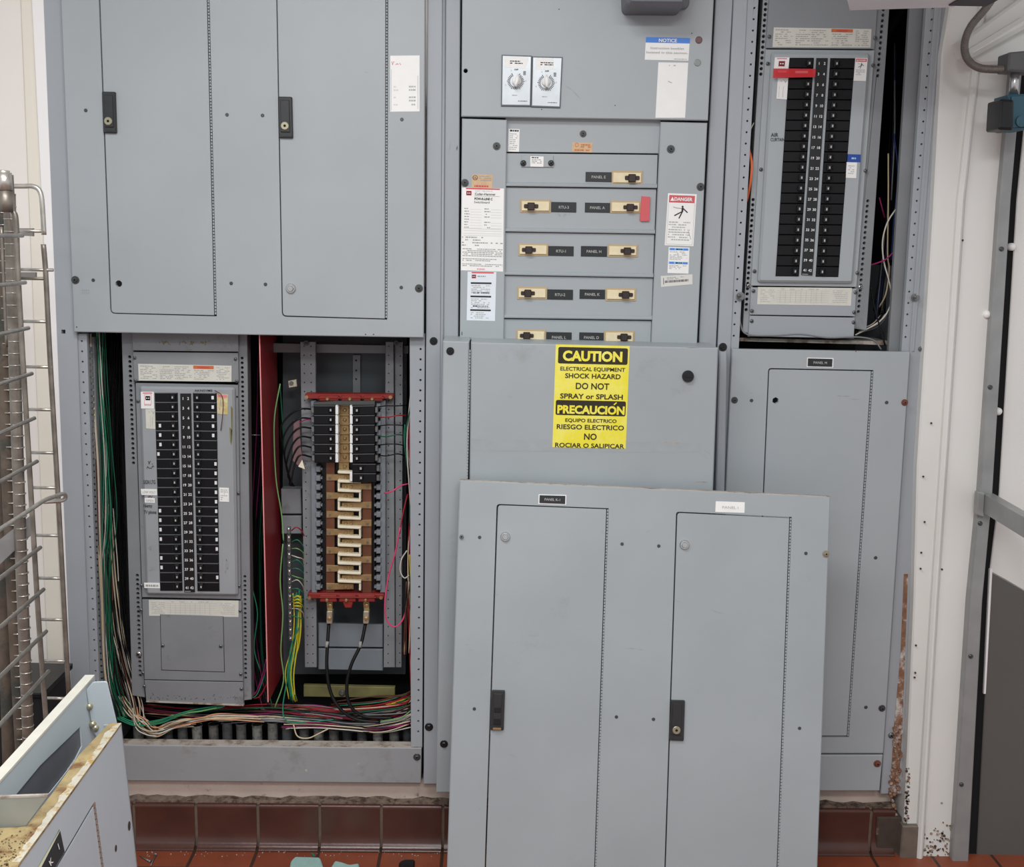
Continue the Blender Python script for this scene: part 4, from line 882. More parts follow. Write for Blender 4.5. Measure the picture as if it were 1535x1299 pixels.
for ri in range(5):
    T = thing('breaker_row_cover', ords[ri], 'panel cover', None); w = .008
    q = rows[ri]; m = MB(); m.prism(F, Q(F, q, w), -.01, w, GREY, .001)
    if ri < 4:
        bl, br = q[3], q[2]; rq = [(bl[0]-1, bl[1]-.6), (br[0]+.5, br[1]-.6), (br[0]+.5, br[1]+4.4), (bl[0]-1, bl[1]+4.4)]
        pr = [(-1.6, w), (.4, w+.0055), (2.6, w+.009), (4.2, w+.0085), (5.0, w+.005), (5.4, .001)]; vs = [F.P(bl[0]-1, bl[1]+dy_, ww) for dy_, ww in pr]+[F.P(br[0]+.5, br[1]+dy_, ww) for dy_, ww in pr]; n_ = len(pr); m.add(vs, [(i, i+1, n_+i+1, n_+i) for i in range(n_-1)]+[tuple(range(n_)), tuple(range(n_, 2*n_))], GREY)
    m.build('panel_sheet', T)
    for si in range(2):
        if not wins[ri][si]: continue
        x0, y0, x1, y1 = wins[ri][si]; dy = .8
        wq = [(x0, y0), (x1, y0+dy), (x1-.5, y1+dy*.3), (x0-.3, y1)]
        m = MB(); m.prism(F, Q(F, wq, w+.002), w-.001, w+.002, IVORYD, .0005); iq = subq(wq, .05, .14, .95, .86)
        m.prism(F, Q(F, iq, w+.006), w, w+.006, IVORY, .0012)
        hx = .34 if si == 0 else .68
        gq = subq(iq, hx-.3, .2, hx+.3, .74) ; b = m.build('breaker_face', T, 'ivory breaker face')
        m = MB(); cut = .04 if si == 0 else .96
        hq = rnd(subq(iq, min(hx-.26, .97), .3, min(hx+.26, .97), .72), 1.5, 2); m.prism(F, Q(F, hq, w+.009), w+.004, w+.009, BROWNH, .001)
        hq = subq(iq, hx-.13, .12, hx+.13, .95); m.prism(F, Q(F, rnd(hq, 1.2, 2), w+.016), w+.004, w+.016, BROWNH, .002)
        m.build('breaker_handle', b)
        x0, y0, x1, y1 = nps[ri][si]; nameplate(T, F, [(x0, y0), (x1, y0+.7), (x1-.2, y1+.3), (x0-.3, y1-.4)], w, names[ri][si])
    if ri == 0:
        m = MB(); m.prism(F, Q(F, [(782, 232.5), (829.5, 233.5), (829.5, 250.5), (781.5, 250)], w+.004), w, w+.004, GREY, .001); m.build('card_holder', T)
        d = Decal(F, [(795, 234), (815, 234.5), (814.5, 250), (795, 249.5)], w+.004, WHITE); d.fine(2, 1, 12, 3, 1, INK, .9, .8); d.fine(2, 4, 17, 11, 3, INKG, .8, .5, 3); d.build('label_card', T)
        pan(T, F, 784.5, 244.5, 4.6, w+.004, BOLT); pan(T, F, 826, 244.5, 4.6, w+.004, BOLT)
    if ri == 1:
        m = MB(); m.prism(F, Q(F, [(962, 294), (974.5, 295), (973, 331), (960.5, 331.5), (959, 329)], w+.006), w, w+.0065, REDT); m.build('red_tape', T)
        marks(T, F, w+.0002, [('s', 832, 319.5, 840, 324, 3, INKG), ('s', 844, 320, 856, 324, 5, INKG)])

# ================================================================== CAUTION PANEL
T = thing('switchboard_cover', 'protruding grey middle cover bearing the yellow CAUTION PRECAUCION sign', 'panel cover')
w = .15
m = MB(); m.prism(F, Q(F, [(664, 511), (703.5, 512), (696, 1188), (654, 1188)], w), 0, w, GREYW, .003)
m.prism(F, Q(F, [(703.5, 516), (706, 516), (699, 1188), (696, 1188)], w-.004), 0, w-.004, HOLE); m.build('side_strip', T)
m = MB(); m.prism(F, Q(F, [(706, 513), (1077, 521.5), (1063, 900), (1052, 1188), (699, 1188)], w), 0, w, GREYW, .003)
for a_ in ((980, 661, 1006, 663, 1.8), (1004, 663, 1018, 664, 2.4), (1036, 721.5, 1062, 722.5, 1.8)): scr(m, F, *a_, w, DUST)
for a_ in ((761, 594, 769, 595.5, 1.6), (1052, 671, 1066, 682, .9), (1054, 680, 1060, 688, .9), (1024, 519.5, 1051, 520, 1.6)): scr(m, F, *a_, w, INKG)
for x, y in ((779, 685), (717, 595), (1033, 585)): m.poly(F, circ(F, x, y, .8, w, 6), w+.0004, INKG)
m.poly(F, Q(F, [(706, 657), (1050, 664), (1050, 678), (706, 676)], w), w+.0003, mat('rub_mark', (157, 163, 165), .5, 0, .05, 30)); D = m.build('door', T)
hinge(T, F, (704.5, 524), (700.2, 718), 3.6, w)
screw(T, F, 675, 526, 6, w, BLACK); screw(T, F, 665.5, 1114.5, 6, w, BLACK)
m = MB(); a_, b_ = F.uv(1031, 563.5, w); r = 8.8*F.k(1031, 563, w); m.lathe(F, a_, b_, [(r, w-.001), (r, w+.006), (r*.85, w+.01)], BLACK, 24); m.box(F, a_-r*.6, b_-r*.15, w+.009, a_+r*.6, b_+r*.15, w+.012, BLACK, .0005); m.build('turn_latch', D, 'black round latch')
d = Decal(F, [(833.2, 516), (944, 518.5), (938, 672.5), (828, 670)], w, SIGNY)
d.poly(rnd([(4, 3.5), (108, 3.5), (108, 28), (4, 28)], 3), SIGNK); d.text('CAUTION', 55.5, 15.8, 14.5, SIGNY, 89, bold=.045)
d.text('ELECTRICAL EQUIPMENT', 56.5, 35.3, 5.8, SIGNK, 97, bold=.018); d.text('SHOCK HAZARD', 57, 45.6, 7.3, SIGNK, 83, bold=.022); d.text('DO NOT', 57, 60.5, 9.5, SIGNK, 50, bold=.02); d.text('SPRAY or SPLASH', 56, 76, 7.6, SIGNK, 94, bold=.022)
d.poly(rnd([(3, 82.5), (108, 82.5), (108, 105), (3, 105)], 3), SIGNK); d.text('PRECAUCION', 56, 96, 12, SIGNY, 101, bold=.045); d.line([(90, 88), (94, 84.5)], 1.8, SIGNY)
d.text('EQUIPO ELECTRICO', 56.5, 112.3, 5.3, SIGNK, 77, bold=.02); d.text('RIESGO ELECTRICO', 56, 122.3, 7.3, SIGNK, 101, bold=.02); d.text('NO', 56.5, 136.5, 9.5, SIGNK, 19, bold=.022); d.text('ROCIAR O SALIPICAR', 56, 150.2, 6.8, SIGNK, 104, bold=.02)
d.build('caution_sign', T, 'yellow bilingual caution sign with black bands')
T = thing('side_trim', 'narrow grey upright trim right of the yellow-signed cover', 'trim')
m = MB(); m.prism(F, Q(F, [(1078.5, 523), (1090, 523.5), (1078, 1188), (1062, 1188)], .06), 0, .06, GREYF, .003); m.build('trim_strip', T); screw(T, F, 1083.5, 520, 6.3, .06, BLACK)

# ================================================================== RIGHT SECTION
T = thing('switchboard_cabinet', 'tall grey steel switchboard section at right with its upper bay open', 'electrical cabinet')
m = MB(); m.prism(F, Q(F, [(1101.5, -40), (1123, -40), (1096, 515), (1080, 1180), (1064, 1180), (1076, 515)], 0), -.5, 0, GREYF, .002, back=False); m.build('side_post', T)
m = MB(); m.prism(F, [Q(F, [(1122, -40), (1139.5, -40), (1107.5, 523), (1094, 523)], -.004)]+hrow((1133, -22), (1100, 503), 32, 1.6, -.004), -.02, -.004, GREYF, .001, side=GREYF); m.build('hole_strip', T)
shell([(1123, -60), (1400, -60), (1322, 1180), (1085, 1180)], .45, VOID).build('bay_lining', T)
m = MB(); m.prism(F, Q(F, [(1367, -40), (1396, -40), (1354, 560), (1330, 560)], -.03), -.045, -.03, GREYD, .001); m.build('inner_post', T)
m = MB(); m.prism(F, [Q(F, [(1392, -40), (1406, -40), (1366, 530), (1351, 530)], -.004)]+hrow((1401, -22), (1357.5, 505), 32, 1.6, -.004), -.02, -.004, GREYF, .001); m.build('hole_strip', T)
m = MB(); m.prism(F, Q(F, [(1405, -40), (1436, -40), (1398, 330), (1372, 720), (1352, 1190), (1320, 1190), (1364, 527)], .002), -.5, .002, GREYF, .002, back=False)
m.prism(F, Q(F, [(1413, -40), (1417, -40), (1371, 527), (1367, 527)], .005), 0, .005, GREYF, .002)
m.build('side_post', T)
m = MB(); m.prism(F, Q(F, [(1355, 860), (1361, 860), (1352, 1100), (1346, 1190), (1334, 1190), (1340, 1090), (1350, 980)], .0025), .001, .0035, RUST); m.build('rust_streak', T)
for x, y in ((1110, 444), (1372, 446)):
    m = MB(); p = F.P(x, y, .0); m.tube([p, p+Vector((-.012, -.03, .004))], .004, ZINC, 8, 1); a_, b_ = F.uv(x, y, 0); m.lathe(F, a_, b_, [(.011, 0), (.011, .003)], ZINC, 16); m.lathe(F, a_, b_, [(.008, .003), (.008, .01)], ZINC, 6); m.build('mounting_stud', T)
screw(T, F, 1380, 523, 4, .002, ZINC); pan(T, F, 1336, 1102, 4.5, .003, ZINC)
m = MB(); m.prism(F, Q(F, [(1104, 506), (1335, 512), (1335, 517), (1104, 511)], -.06), -.2, -.06, DUST); m.build('bay_shelf', T)

# right panelboard
T = thing('panelboard', 'grey panelboard with 42 black breakers in the open upper-right bay', 'electrical panel')
wc = -.03
m = MB(); m.prism(F, [Q(F, [(1146, -40), (1156, -40), (1124, 500), (1113, 497)], wc-.006)]+hrow((1148.5, -2), (1140.6, 111), 15, 2.6, wc-.006)+hrow((1129, 299), (1118.6, 464), 22, 2.5, wc-.006), wc-.04, wc-.006, GREY, .001); m.build('mounting_channel', T)
m = MB(); m.prism(F, [Q(F, [(1316, -40), (1337, -40), (1299, 495), (1277, 492)], wc-.006)]+hrow((1326, -2), (1316, 113.5), 15, 2.6, wc-.006)+hrow((1301, 301), (1287, 467), 22, 2.5, wc-.006), wc-.04, wc-.006, GREYD, .001, side=GREY); m.build('mounting_channel', T)
plate('x', [(1155, -40), (1319, -40), (1311, 73.5), (1147.5, 72)], wc, m_=mat('top_plate_enamel', (134, 138, 142), .45, 0, .05, 5)).build('top_plate', T)
wiring_strip(T, [(1160, 41), (1306.5, 43.5), (1305, 71.5), (1158, 70.5)], wc)
plate('x', [(1147.5, 74), (1311, 75.5), (1284, 430), (1125.5, 428)], wc, m_=GREY).build('dead_front', T)
m = MB(); m.prism(F, Q(F, rnd([(1157.5, 77.5), (1305, 79), (1279, 424.5), (1136.5, 423)], 5), wc+.014), wc-.001, wc+.014, GREY, .006); m.build('dead_front_cover', T)
wp = wc+.017
cols = [[(1183.8, 86.6), (1220, 86.6), (1197.2, 414.3), (1162.8, 414)], [(1245, 87), (1281.3, 87.3), (1256.3, 415.2), (1222.9, 414.8)]]
mid = [(1224, 87), (1241, 87), (1217.8, 412.8), (1201.3, 412)]
panelboard(T, wp, cols, mid, 21, set(), set(), .84, .28, False)
ws = wc+.0145
d = Decal(F, [(1161.8, 86), (1183.6, 86), (1181.5, 104), (1160, 103.5)], ws, WHITE); d.rect(3, 1, 18, 2.6, REDP); logo(d, 11, 9.5, 1.2); d.build('label_sticker', T)
d = Decal(F, [(1159.5, 102.5), (1223, 103), (1222, 115.5), (1158.5, 116.5)], wp+.012, REDX); d.rect(7, 3, 20, 6, REDI); d.rect(33, 3.5, 52, 7, REDT); d.build('red_tape', T, 'translucent red tape across a breaker')
d = Decal(F, [(1166, 117), (1182, 117), (1179.8, 149), (1164, 148)], ws, WHITE); d.scrib(5, 2, 14, 8, INKG, .6, 3); d.line([(3, 12), (3, 29)], .4, INKL); d.line([(9, 12), (9, 29)], .4, INKG); d.build('label_sticker', T)
danger(T, [(1282.7, 86.8), (1300.6, 87), (1298, 121.5), (1279.5, 121)], ws)
d = Decal(F, [(1270.8, 231), (1290.7, 231.5), (1290, 243), (1270, 242.5)], ws, BLUED); d.fine(6, 4.5, 13, 7.5, 1, BLUEP, .9, .9); d.build('label_sticker', T)
d = Decal(F, [(1269, 243), (1284.8, 243.5), (1283.5, 267), (1268, 266.5)], ws, WHITE); d.fine(3, 4, 12, 18, 5, INKL); d.build('label_sticker', T)
marks(T, F, ws, [('t', 'AIR', 1161, 202, 6, 11), ('t', 'CURTAIN', 1165.5, 209, 5, 21)])
plate('x', [(1125.5, 430.5), (1284, 432.5), (1281.5, 474), (1123.5, 471.5)], wc, m_=GREYF).build('lower_plate', T)
directory_strip(T, [(1136.3, 430), (1277, 431.5), (1275.5, 458), (1135, 456)], wc)
plate('x', [(1123.5, 473), (1281.5, 476), (1280, 507), (1121.5, 504)], wc, m_=GREYF).build('lower_plate', T)
for x, y in ((1153.5, 55), (1151, 95.5), (1312, 57), (1309, 98), (1140.7, 254), (1297.5, 256), (1131, 406.5), (1285.3, 409), (1129.5, 436), (1282.5, 438), (1127.3, 466), (1280.4, 468), (1126.8, 481), (1279.6, 483)): pan(T, F, x, y, 3, wc)
for x, y in ((1122, 428), (1289.5, 430)): pan(T, F, x, y, 3.6, wc-.005, CHROME)

# wires in right bay
for pts, c, l in [([(1331.5, 230, -.1), (1331.5, 300, -.1), (1330.5, 380, -.1), (1333, 404, -.1), (1328, 440, -.1), (1318, 460, -.12)], 'cream', 'cream wire hanging straight in the middle of the right wiring gap'),
        ([(1366, 20, -.08), (1362, 110, -.08), (1358, 200, -.08), (1349, 270, -.08), (1346, 300, -.08), (1343, 388, -.09)], 'white', 'white wire running down the right edge of the right wiring gap'),
        ([(1344, 312, -.07), (1330, 334, -.07), (1323, 362, -.07), (1325, 392, -.07), (1332, 418, -.07), (1336, 440, -.07), (1333, 462, -.07), (1318, 482, -.06), (1282, 502, -.05)], 'white', 'white wire bowing out in a long curve to the lower plate'),
        ([(1318, 296, -.09), (1326, 326, -.1)], 'magenta', 'short magenta wire crossing the upper right wiring gap'),
        ([(1305, 397, -.06), (1318, 393, -.06), (1330, 387, -.06), (1345, 372, -.06)], 'magenta', 'magenta wire crossing in front of the white wires'),
        ([(1305, 428, -.06), (1312, 465, -.06), (1327, 518, -.05)], 'black', 'thick black wire slanting down right wiring gap'),
        ([(1340, 200, -.1), (1346, 260, -.1), (1340, 330, -.1), (1336, 390, -.1)], 'blue', 'dark blue wire in the right wiring gap'),
        ([(1341, 120, -.12), (1341, 200, -.12), (1336, 300, -.12)], 'grey', 'grey wire high in the right wiring gap'),
        ([(1361, 90, -.1), (1356, 180, -.1), (1350, 280, -.1), (1349, 360, -.1)], 'red', 'dark red wire along the inner right post'),
        ([(1357, 200, -.1), (1352, 260, -.1), (1344, 330, -.1)], 'magenta', 'magenta wire beside the dark red one along the inner right post')]:
    wire(pts, c, .0021, l)
bundle([(1325, 470, -.1), (1310, 486, -.08), (1285, 496, -.07)], ['black', 'white', 'grey', 'black'], 7, 3, '%s wire bending under the right channel of the upper-right panelboard', '%s wires under the right channel', .0018, 21)
bundle([(1350, 60, -.22), (1345, 200, -.22), (1335, 350, -.22), (1322, 470, -.2)], ['black', 'grey', 'black', 'blue', 'black'], 12, 6, '%s wire deep in the right wiring gap', '%s wires deep in the right gap', .002, 22)
for k in range(3): wire([(1121+k, 222, -.03), (1126+k*.8, 245, -.02), (1124+k*.6, 275, -.02), (1118+k, 302, -.04)], 'orange', .002, 'orange wire bulging out left of the upper-right panelboard', 'orange wires beside the right panelboard')
wire([(1123, 200, -.03), (1126, 192, -.02), (1130, 184, -.03)], 'white', .0014, 'tiny white wire end above the orange wires')
wire([(1108, 460, -.02), (1110, 485, -.02), (1120, 501, -.01), (1160, 503, -.01), (1200, 501, -.008), (1240, 506, -.008), (1285, 505, -.01), (1310, 510, -.02), (1321, 524, -.02)], 'grey', .0022, 'grey wire lying along the bottom edge of the upper-right panelboard')

# right lower cover
T = thing('switchboard_cover', 'grey lower-right cover with one tall door and PANEL M nameplate', 'panel cover')
w = .02; q = [(1097.5, 523), (1364.5, 527.5), (1324, 1129), (1070, 1129)]
dq = rnd([(1151.5, 551.5), (1309.5, 554.5), (1272.5, 1104.5), (1128, 1104.5)], [5, 1, 1, 5])
m = MB(); m.prism(F, [Q(F, q, w), Q(F, dq, w)], 0, w, GREY, .002); 
for a_ in ((1124, 589, 1129, 589.5, 1.2), (1139, 565, 1140, 570, 1.2)): scr(m, F, *a_, w, INKG)
m.poly(F, circ(F, 1283, 526.5, 1, w, 6), w+.0004, RUSTB); m.build('panel_sheet', T)
dq = rnd([(1153.3, 553.4), (1306, 556.3), (1269.5, 1102.5), (1130, 1102.5)], [4, 1, 1, 4])
m = MB(); m.prism(F, [Q(F, dq, w), circ(F, 1162.5, 600, 5, w, 6, .5)], .008, w, GREY, .001)
for a_ in ((1254, 592, 1263, 594, 1.6), (1262, 594, 1275, 593, 1.8), (1273, 598, 1290, 598.5, 1.3)): scr(m, F, *a_, w, INKG)
m.build('door', T); hinge(T, F, (1307.8, 556), (1271, 1104), 3.6, w)
nameplate(T, F, [(1211.5, 537), (1248, 538), (1247.5, 549.5), (1211, 548.5)], w, 'PANEL M', 3.8, rim=True)
for x, y in ((1126.5, 600), (1329, 603), (1312.5, 835.5), (1298, 1059.5)): plug(T, F, x, y, 2.6, w, BOLT, 'screw')
screw(T, F, 1101, 599.5, 5, w); screw(T, F, 1356, 603, 5, w, RUSTB, label='rusty red bolt'); screw(T, F, 1322, 1061, 5.2, w)
T = thing('kick_plate', 'short grey plate below the lower-right cover', 'panel cover')
m = MB(); m.prism(F, Q(F, [(1062, 1131.5), (1323.5, 1131.5), (1318.5, 1185), (1060, 1185)], w), 0, w, GREY, .002); m.build('panel_sheet', T); screw(T, F, 1315, 1144, 5.5, w, RUSTB)

# ================================================================== LEANING PANEL
TL = F.P(689, 719.5, .2); TR = F.P(1245, 744.5, .225); BL = F.P(670, 1299, .34)
L = Plane(TL, TR-TL, TL-BL)
T = thing('switchboard_cover', 'large loose two-door grey cover leaning against the middle of the switchboard', 'panel cover')
w = 0.0; zf = FLOORZ
def ext(p, q):   # extend px line to the floor
    a_, b_ = L.uv(*p, 0), L.uv(*q, 0); A, B = L.pt(*a_), L.pt(*b_); t = (zf+.002-A.z)/(B.z-A.z); return (a_[0]+(b_[0]-a_[0])*t, a_[1]+(b_[1]-a_[1])*t)
def upto(p, q, up):
    e = ext(p, q); a_ = L.uv(*p, 0); n = math.dist(a_, e); t = 1-up/n; return (a_[0]+(e[0]-a_[0])*t, a_[1]+(e[1]-a_[1])*t)
out = Q(L, [(689, 719.5), (1245, 744.5)], 0)+[ext((1245, 744.5), (1225.5, 1299)), ext((689, 719.5), (670, 1299))]
h1 = Q(L, rnd([(912.5, 762.5), (744, 756)], 0), 0)
def dhole(tl, tr, bl, br, up):
    pts = rnd([bl, tl, tr, br], [0, 5, 1, 0]); mid_ = Q(L, pts[1:-1], 0)
    return [upto(tl, bl, up)]+mid_+[upto(tr, br, up)]
h1 = dhole((744.5, 755), (912.5, 761.5), (726.5, 1299), (894, 1299), .07); h2 = dhole((1013.5, 766.5), (1187, 774.5), (996, 1299), (1167.5, 1299), .07)
m = MB(); m.prism(L, [out, h1, h2], -.028, 0, GREYW, .0025)
lip = Q(L, [(689, 719.5), (1245, 744.5)], 0)
m.prism(L, [(lip[0][0], lip[0][1]-.001), (lip[1][0], lip[1][1]-.001), (lip[1][0], lip[1][1]+.0012), (lip[0][0], lip[0][1]+.0012)], -.0285, -.002, DUST)
for a_ in ((938, 971, 955, 972, 1.8), (956, 973, 966, 973.5, 1.6), (699, 974, 711, 974, 1.2), (696, 966, 704, 965.5, 1.1), (968, 798, 975, 794, 1.1)): scr(m, L, *a_, 0, INKG)
for x, y in ((703, 958), (722, 1009), (719, 1212), (691, 1061), (989, 990)): m.poly(L, circ(L, x, y, 1, 0, 6), .0004, INKG)
m.build('panel_sheet', T)
for i, (tl, tr, bl, br) in enumerate([((746.5, 757), (909, 763), (728.5, 1299), (891, 1299)), ((1015.5, 768.5), (1183.5, 776.5), (998, 1299), (1164.5, 1299))]):
    m = MB(); m.prism(L, dhole(tl, tr, bl, br, .072), -.012, 0, GREYW, .001)
    for a_ in (((830, 903, 854, 904, 1), (741, 890, 750, 891, 1.1), (760, 1128, 776, 1136, 1), (766, 964, 772, 963, 1.1), (790, 952, 810, 952.5, .8)), ((1008, 898, 1024, 904, 1.2), (1066, 913, 1078, 919, 1.2), (1076, 918, 1087, 919, 1)))[i]: scr(m, L, *a_, 0, INKG)
    D = m.build('door', T)
    latch(D, L, [[(737.5, 1034.5), (757, 1035), (755, 1094.5), (735, 1094)], [(1006, 1049.5), (1027, 1050), (1025, 1110.5), (1003, 1109.5)]][i], 0, [None, (1014, 1094)][i])
    knob(D, L, (757.5, 1026)[i], (804, 816)[i], 7.3, 0)
    b = ((893, 1299), (1166.5, 1299))[i]; t_ = ((911, 763), (1185.5, 776))[i]
    e = (t_[0]+(b[0]-t_[0])*1.35, t_[1]+(b[1]-t_[1])*1.35); hinge(T, L, t_, e, 3.8, 0)
nameplate(T, L, [(809, 742), (847.5, 743), (847, 755), (808.5, 753.5)], 0, 'PANEL K-1', 3.8, rim=True)
d = Decal(L, [(1073, 751), (1116.5, 752.5), (1116, 768.5), (1072.3, 767)], 0, WHITE); d.text('PANEL I', 22, 8.5, 4, INKL, 24); d.build('label_sticker', T, 'faded white nameplate label')
for x, y in ((719, 805), (932.5, 815), (987.5, 818), (1208, 829), (711, 1062), (924, 1074), (979.5, 1077.5), (1198.5, 1091)): plug(T, L, x, y, 2.5, 0, BOLT, 'screw')
screw(T, L, 692, 804, 5, 0, ZINC, wash=False); screw(T, L, 1238, 830, 5.2, 0, mat('screw_stained', (150, 142, 118), .5, .4))

# ================================================================== FOREGROUND PANELS (lower left)
def edgeplane(far, farw, near, vb):
    A = F.P(*far, farw); N_ = atz(*near, A.z); u = (N_-A).normalized(); side = u.cross(Vector((0, 0, 1)))
    if side.x < 0: side = -side
    best = None
    for i in range(-200, 400):
        al = math.radians(i*.1); d_ = Vector((0, 0, -1))*math.cos(al)+side*math.sin(al); p = A+d_*.5
        c = p-CAM; x = CX+FP*c.dot(RT)/c.dot(FW); y = CY-FP*c.dot(UP)/c.dot(FW)
        xt = far[0]+(vb[0]-far[0])*(y-far[1])/(vb[1]-far[1])
        if best is None or abs(x-xt) < best[0]: best = (abs(x-xt), d_)
    return A, u, best[1], side
A, u, dn, side = edgeplane((182, 1084), 1.1, (30, 1292), (206, 1299))
PA = Plane(A, -u, -dn)    # u to the far end, v up
T = thing('switchboard_cover', 'loose grey cover in the lower-left foreground with a rusty top flange', 'panel cover')
Lz = (A.z-FLOORZ)/abs(dn.z)-.003
hq = Q(PA, [(142, 1200)], 0)[0]; 
dl = PA.uv(87, 1290, 0); dh = PA.uv(155, 1299, 0)
dv = (dh[0]-hq[0], dh[1]-hq[1]); kx = 1.15
dA = (hq[0]+(dl[0]-hq[0])*4, hq[1]+(dl[1]-hq[1])*4); dB = (hq[0]+dv[0]*5, hq[1]+dv[1]*5)
dA = (max(dA[0], -.62), dA[1]); 
dC = (dA[0], dB[1])
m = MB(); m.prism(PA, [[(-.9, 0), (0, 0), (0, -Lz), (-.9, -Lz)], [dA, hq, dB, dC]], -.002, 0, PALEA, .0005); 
m.prism(PA, [(-.004, 0), (0, 0), (0, -Lz), (-.004, -Lz)], -.03, 0, GREYW)
for c_, rr in (((193.5, 1237.5), 4.5), ((173.5, 1271), 3.2)):
    x, y = PA.uv(*c_, 0); r_ = rr*.0012*1.4; m.poly(PA, [(x+r_*math.cos(t*.6), y+r_*1.1*math.sin(t*.6)) for t in range(10)], .0005, mat('slot_dark', (60, 48, 42), .8))
m.build('panel_sheet', T)
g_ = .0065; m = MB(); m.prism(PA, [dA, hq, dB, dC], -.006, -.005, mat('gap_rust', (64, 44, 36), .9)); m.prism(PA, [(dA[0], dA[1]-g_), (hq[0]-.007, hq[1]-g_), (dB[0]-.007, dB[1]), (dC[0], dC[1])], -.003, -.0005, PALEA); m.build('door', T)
m = MB(); n = 60
for i in range(n):
    y0, y1 = hq[1]+(dB[1]-hq[1])*(i+.1)/n, hq[1]+(dB[1]-hq[1])*(i+.85)/n; x0 = hq[0]+(dB[0]-hq[0])*(i+.5)/n; m.box(PA, x0-.0068, y1, -.003, x0-.0012, y0, .0012, mat('hinge_tarnished', (150, 132, 122), .5, .2))
m.build('hinge', T)
flp = [(163.5, 1083.5), (182, 1083.5), (30, 1292), (22, 1308), (-40, 1308), (-40, 1243), (39, 1238), (80, 1186), (119, 1130)]
fz = A.z; HP = Plane((0, 0, fz), (1, 0, 0), (0, 1, 0))
m = MB(); m.prism(HP, Q(HP, flp, .001), -.003, .001, RUSTY, .0004)
R = random.Random(8); fr = []; 
for i in range(41):
    t = i/40; x, y = lerp((182, 1083.5), (30, 1292), t); fr.append((x, y))
inn = [(x-R.uniform(6, 11)-3, y+R.uniform(-1, 1)) for x, y in fr]
m.prism(HP, Q(HP, fr+inn[::-1], .0012), .001, .0018, RUSTM)
for i in range(70):
    y = R.uniform(1245, 1298); x = R.uniform(-5, 182-(y-1083.5)*.729-12)
    m.poly(HP, circ(HP, x, y, R.uniform(.8, 1.8), .002, 6), .0022, mat('rust_pit', (84, 66, 34), .9))
m.build('rusty_flange', T, 'flange crusted with yellow brown rust')
wz = -F.P(0, 0, 0).y; gw = 0
pg = atz(38, 1238, fz); wg = -pg.y
m = MB(); m.prism(F, Q(F, [(-60, 1198), (72, 1192.5), (38, 1238), (-60, 1247)], wg), wg-.003, wg, mat('flange_greige', (150, 150, 140), .6, 0, .08, 20), .0005)
m.prism(F, Q(F, [(-60, 1196), (72, 1191), (71, 1194), (-60, 1199.5)], wg+.001), wg-.004, wg+.001, DUST); m.build('end_flange', T)
d = Decal(PA, [(60, 1303), (90, 1243), (97, 1276), (72, 1318)], 0, NAME, .0012); d.m.poly(PA, Q(PA, [(56, 1302), (91, 1241), (90, 1244.5), (60, 1303)], .0015), .0016, mat('nameplate_rim', (226, 226, 190), .5))
x0, y0 = d.W, d.H
d.text('K', d.W*.36, d.H*.45, 9, WHITE, bold=.02); d.text('1', d.W*.78, d.H*.42, 8, WHITE, bold=.02); d.build('nameplate', T)

A2, u2, dn2, side2 = edgeplane((142, 1011), 1.0, (0, 1169), (154, 1111))
PB = Plane(A2, -u2, -dn2)
T = thing('switchboard_cover', 'loose grey cover seen from behind with pale blue inner face, lower left', 'panel cover')
Lz = (A2.z-FLOORZ)/abs(dn2.z)-.003
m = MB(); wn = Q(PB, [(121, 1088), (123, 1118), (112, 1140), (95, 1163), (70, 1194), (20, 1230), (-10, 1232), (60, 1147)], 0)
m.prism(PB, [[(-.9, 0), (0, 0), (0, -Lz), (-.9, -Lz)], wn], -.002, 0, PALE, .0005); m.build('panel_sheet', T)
m = MB(); m.prism(PB, [(x, y) for x, y in wn], -.006, -.003, mat('opening_grey', (96, 98, 104), .5, 0, .06, 30)); m.build('opening_sheet', T)  # dark grey sheet filling the door opening of the cover
HP2 = Plane((0, 0, A2.z), (1, 0, 0), (0, 1, 0))
m = MB(); m.prism(HP2, Q(HP2, [(127.5, 1011), (142, 1011), (-40, 1214), (-40, 1193)], .001), -.003, .001, mat('lip_aged_white', (206, 204, 192), .6, 0, .05, 30), .0003); m.build('top_lip', T)
# bent end flange turning towards the camera side
e0 = PB.P(129, 1034, 0); m = MB(); wb_ = -e0.y
m.prism(F, Q(F, rnd([(129, 1034), (139, 1022), (160, 1021), (176, 1090), (178, 1120), (150, 1112), (139, 1096)], [2, 3, 4, 0, 0, 0, 0]), wb_), wb_-.003, wb_, PALE, .0008); m.build('end_flange', T)
for x, y in ((134.5, 1058), (139.5, 1084.5), (143.5, 1090)):
    m = MB(); a_, b_ = F.uv(x, y, wb_); m.lathe(F, a_, b_, [(.0062, wb_-.001), (.0055, wb_+.005), (.003, wb_+.007)], LOCK, 14, True); m.build('screw', T)

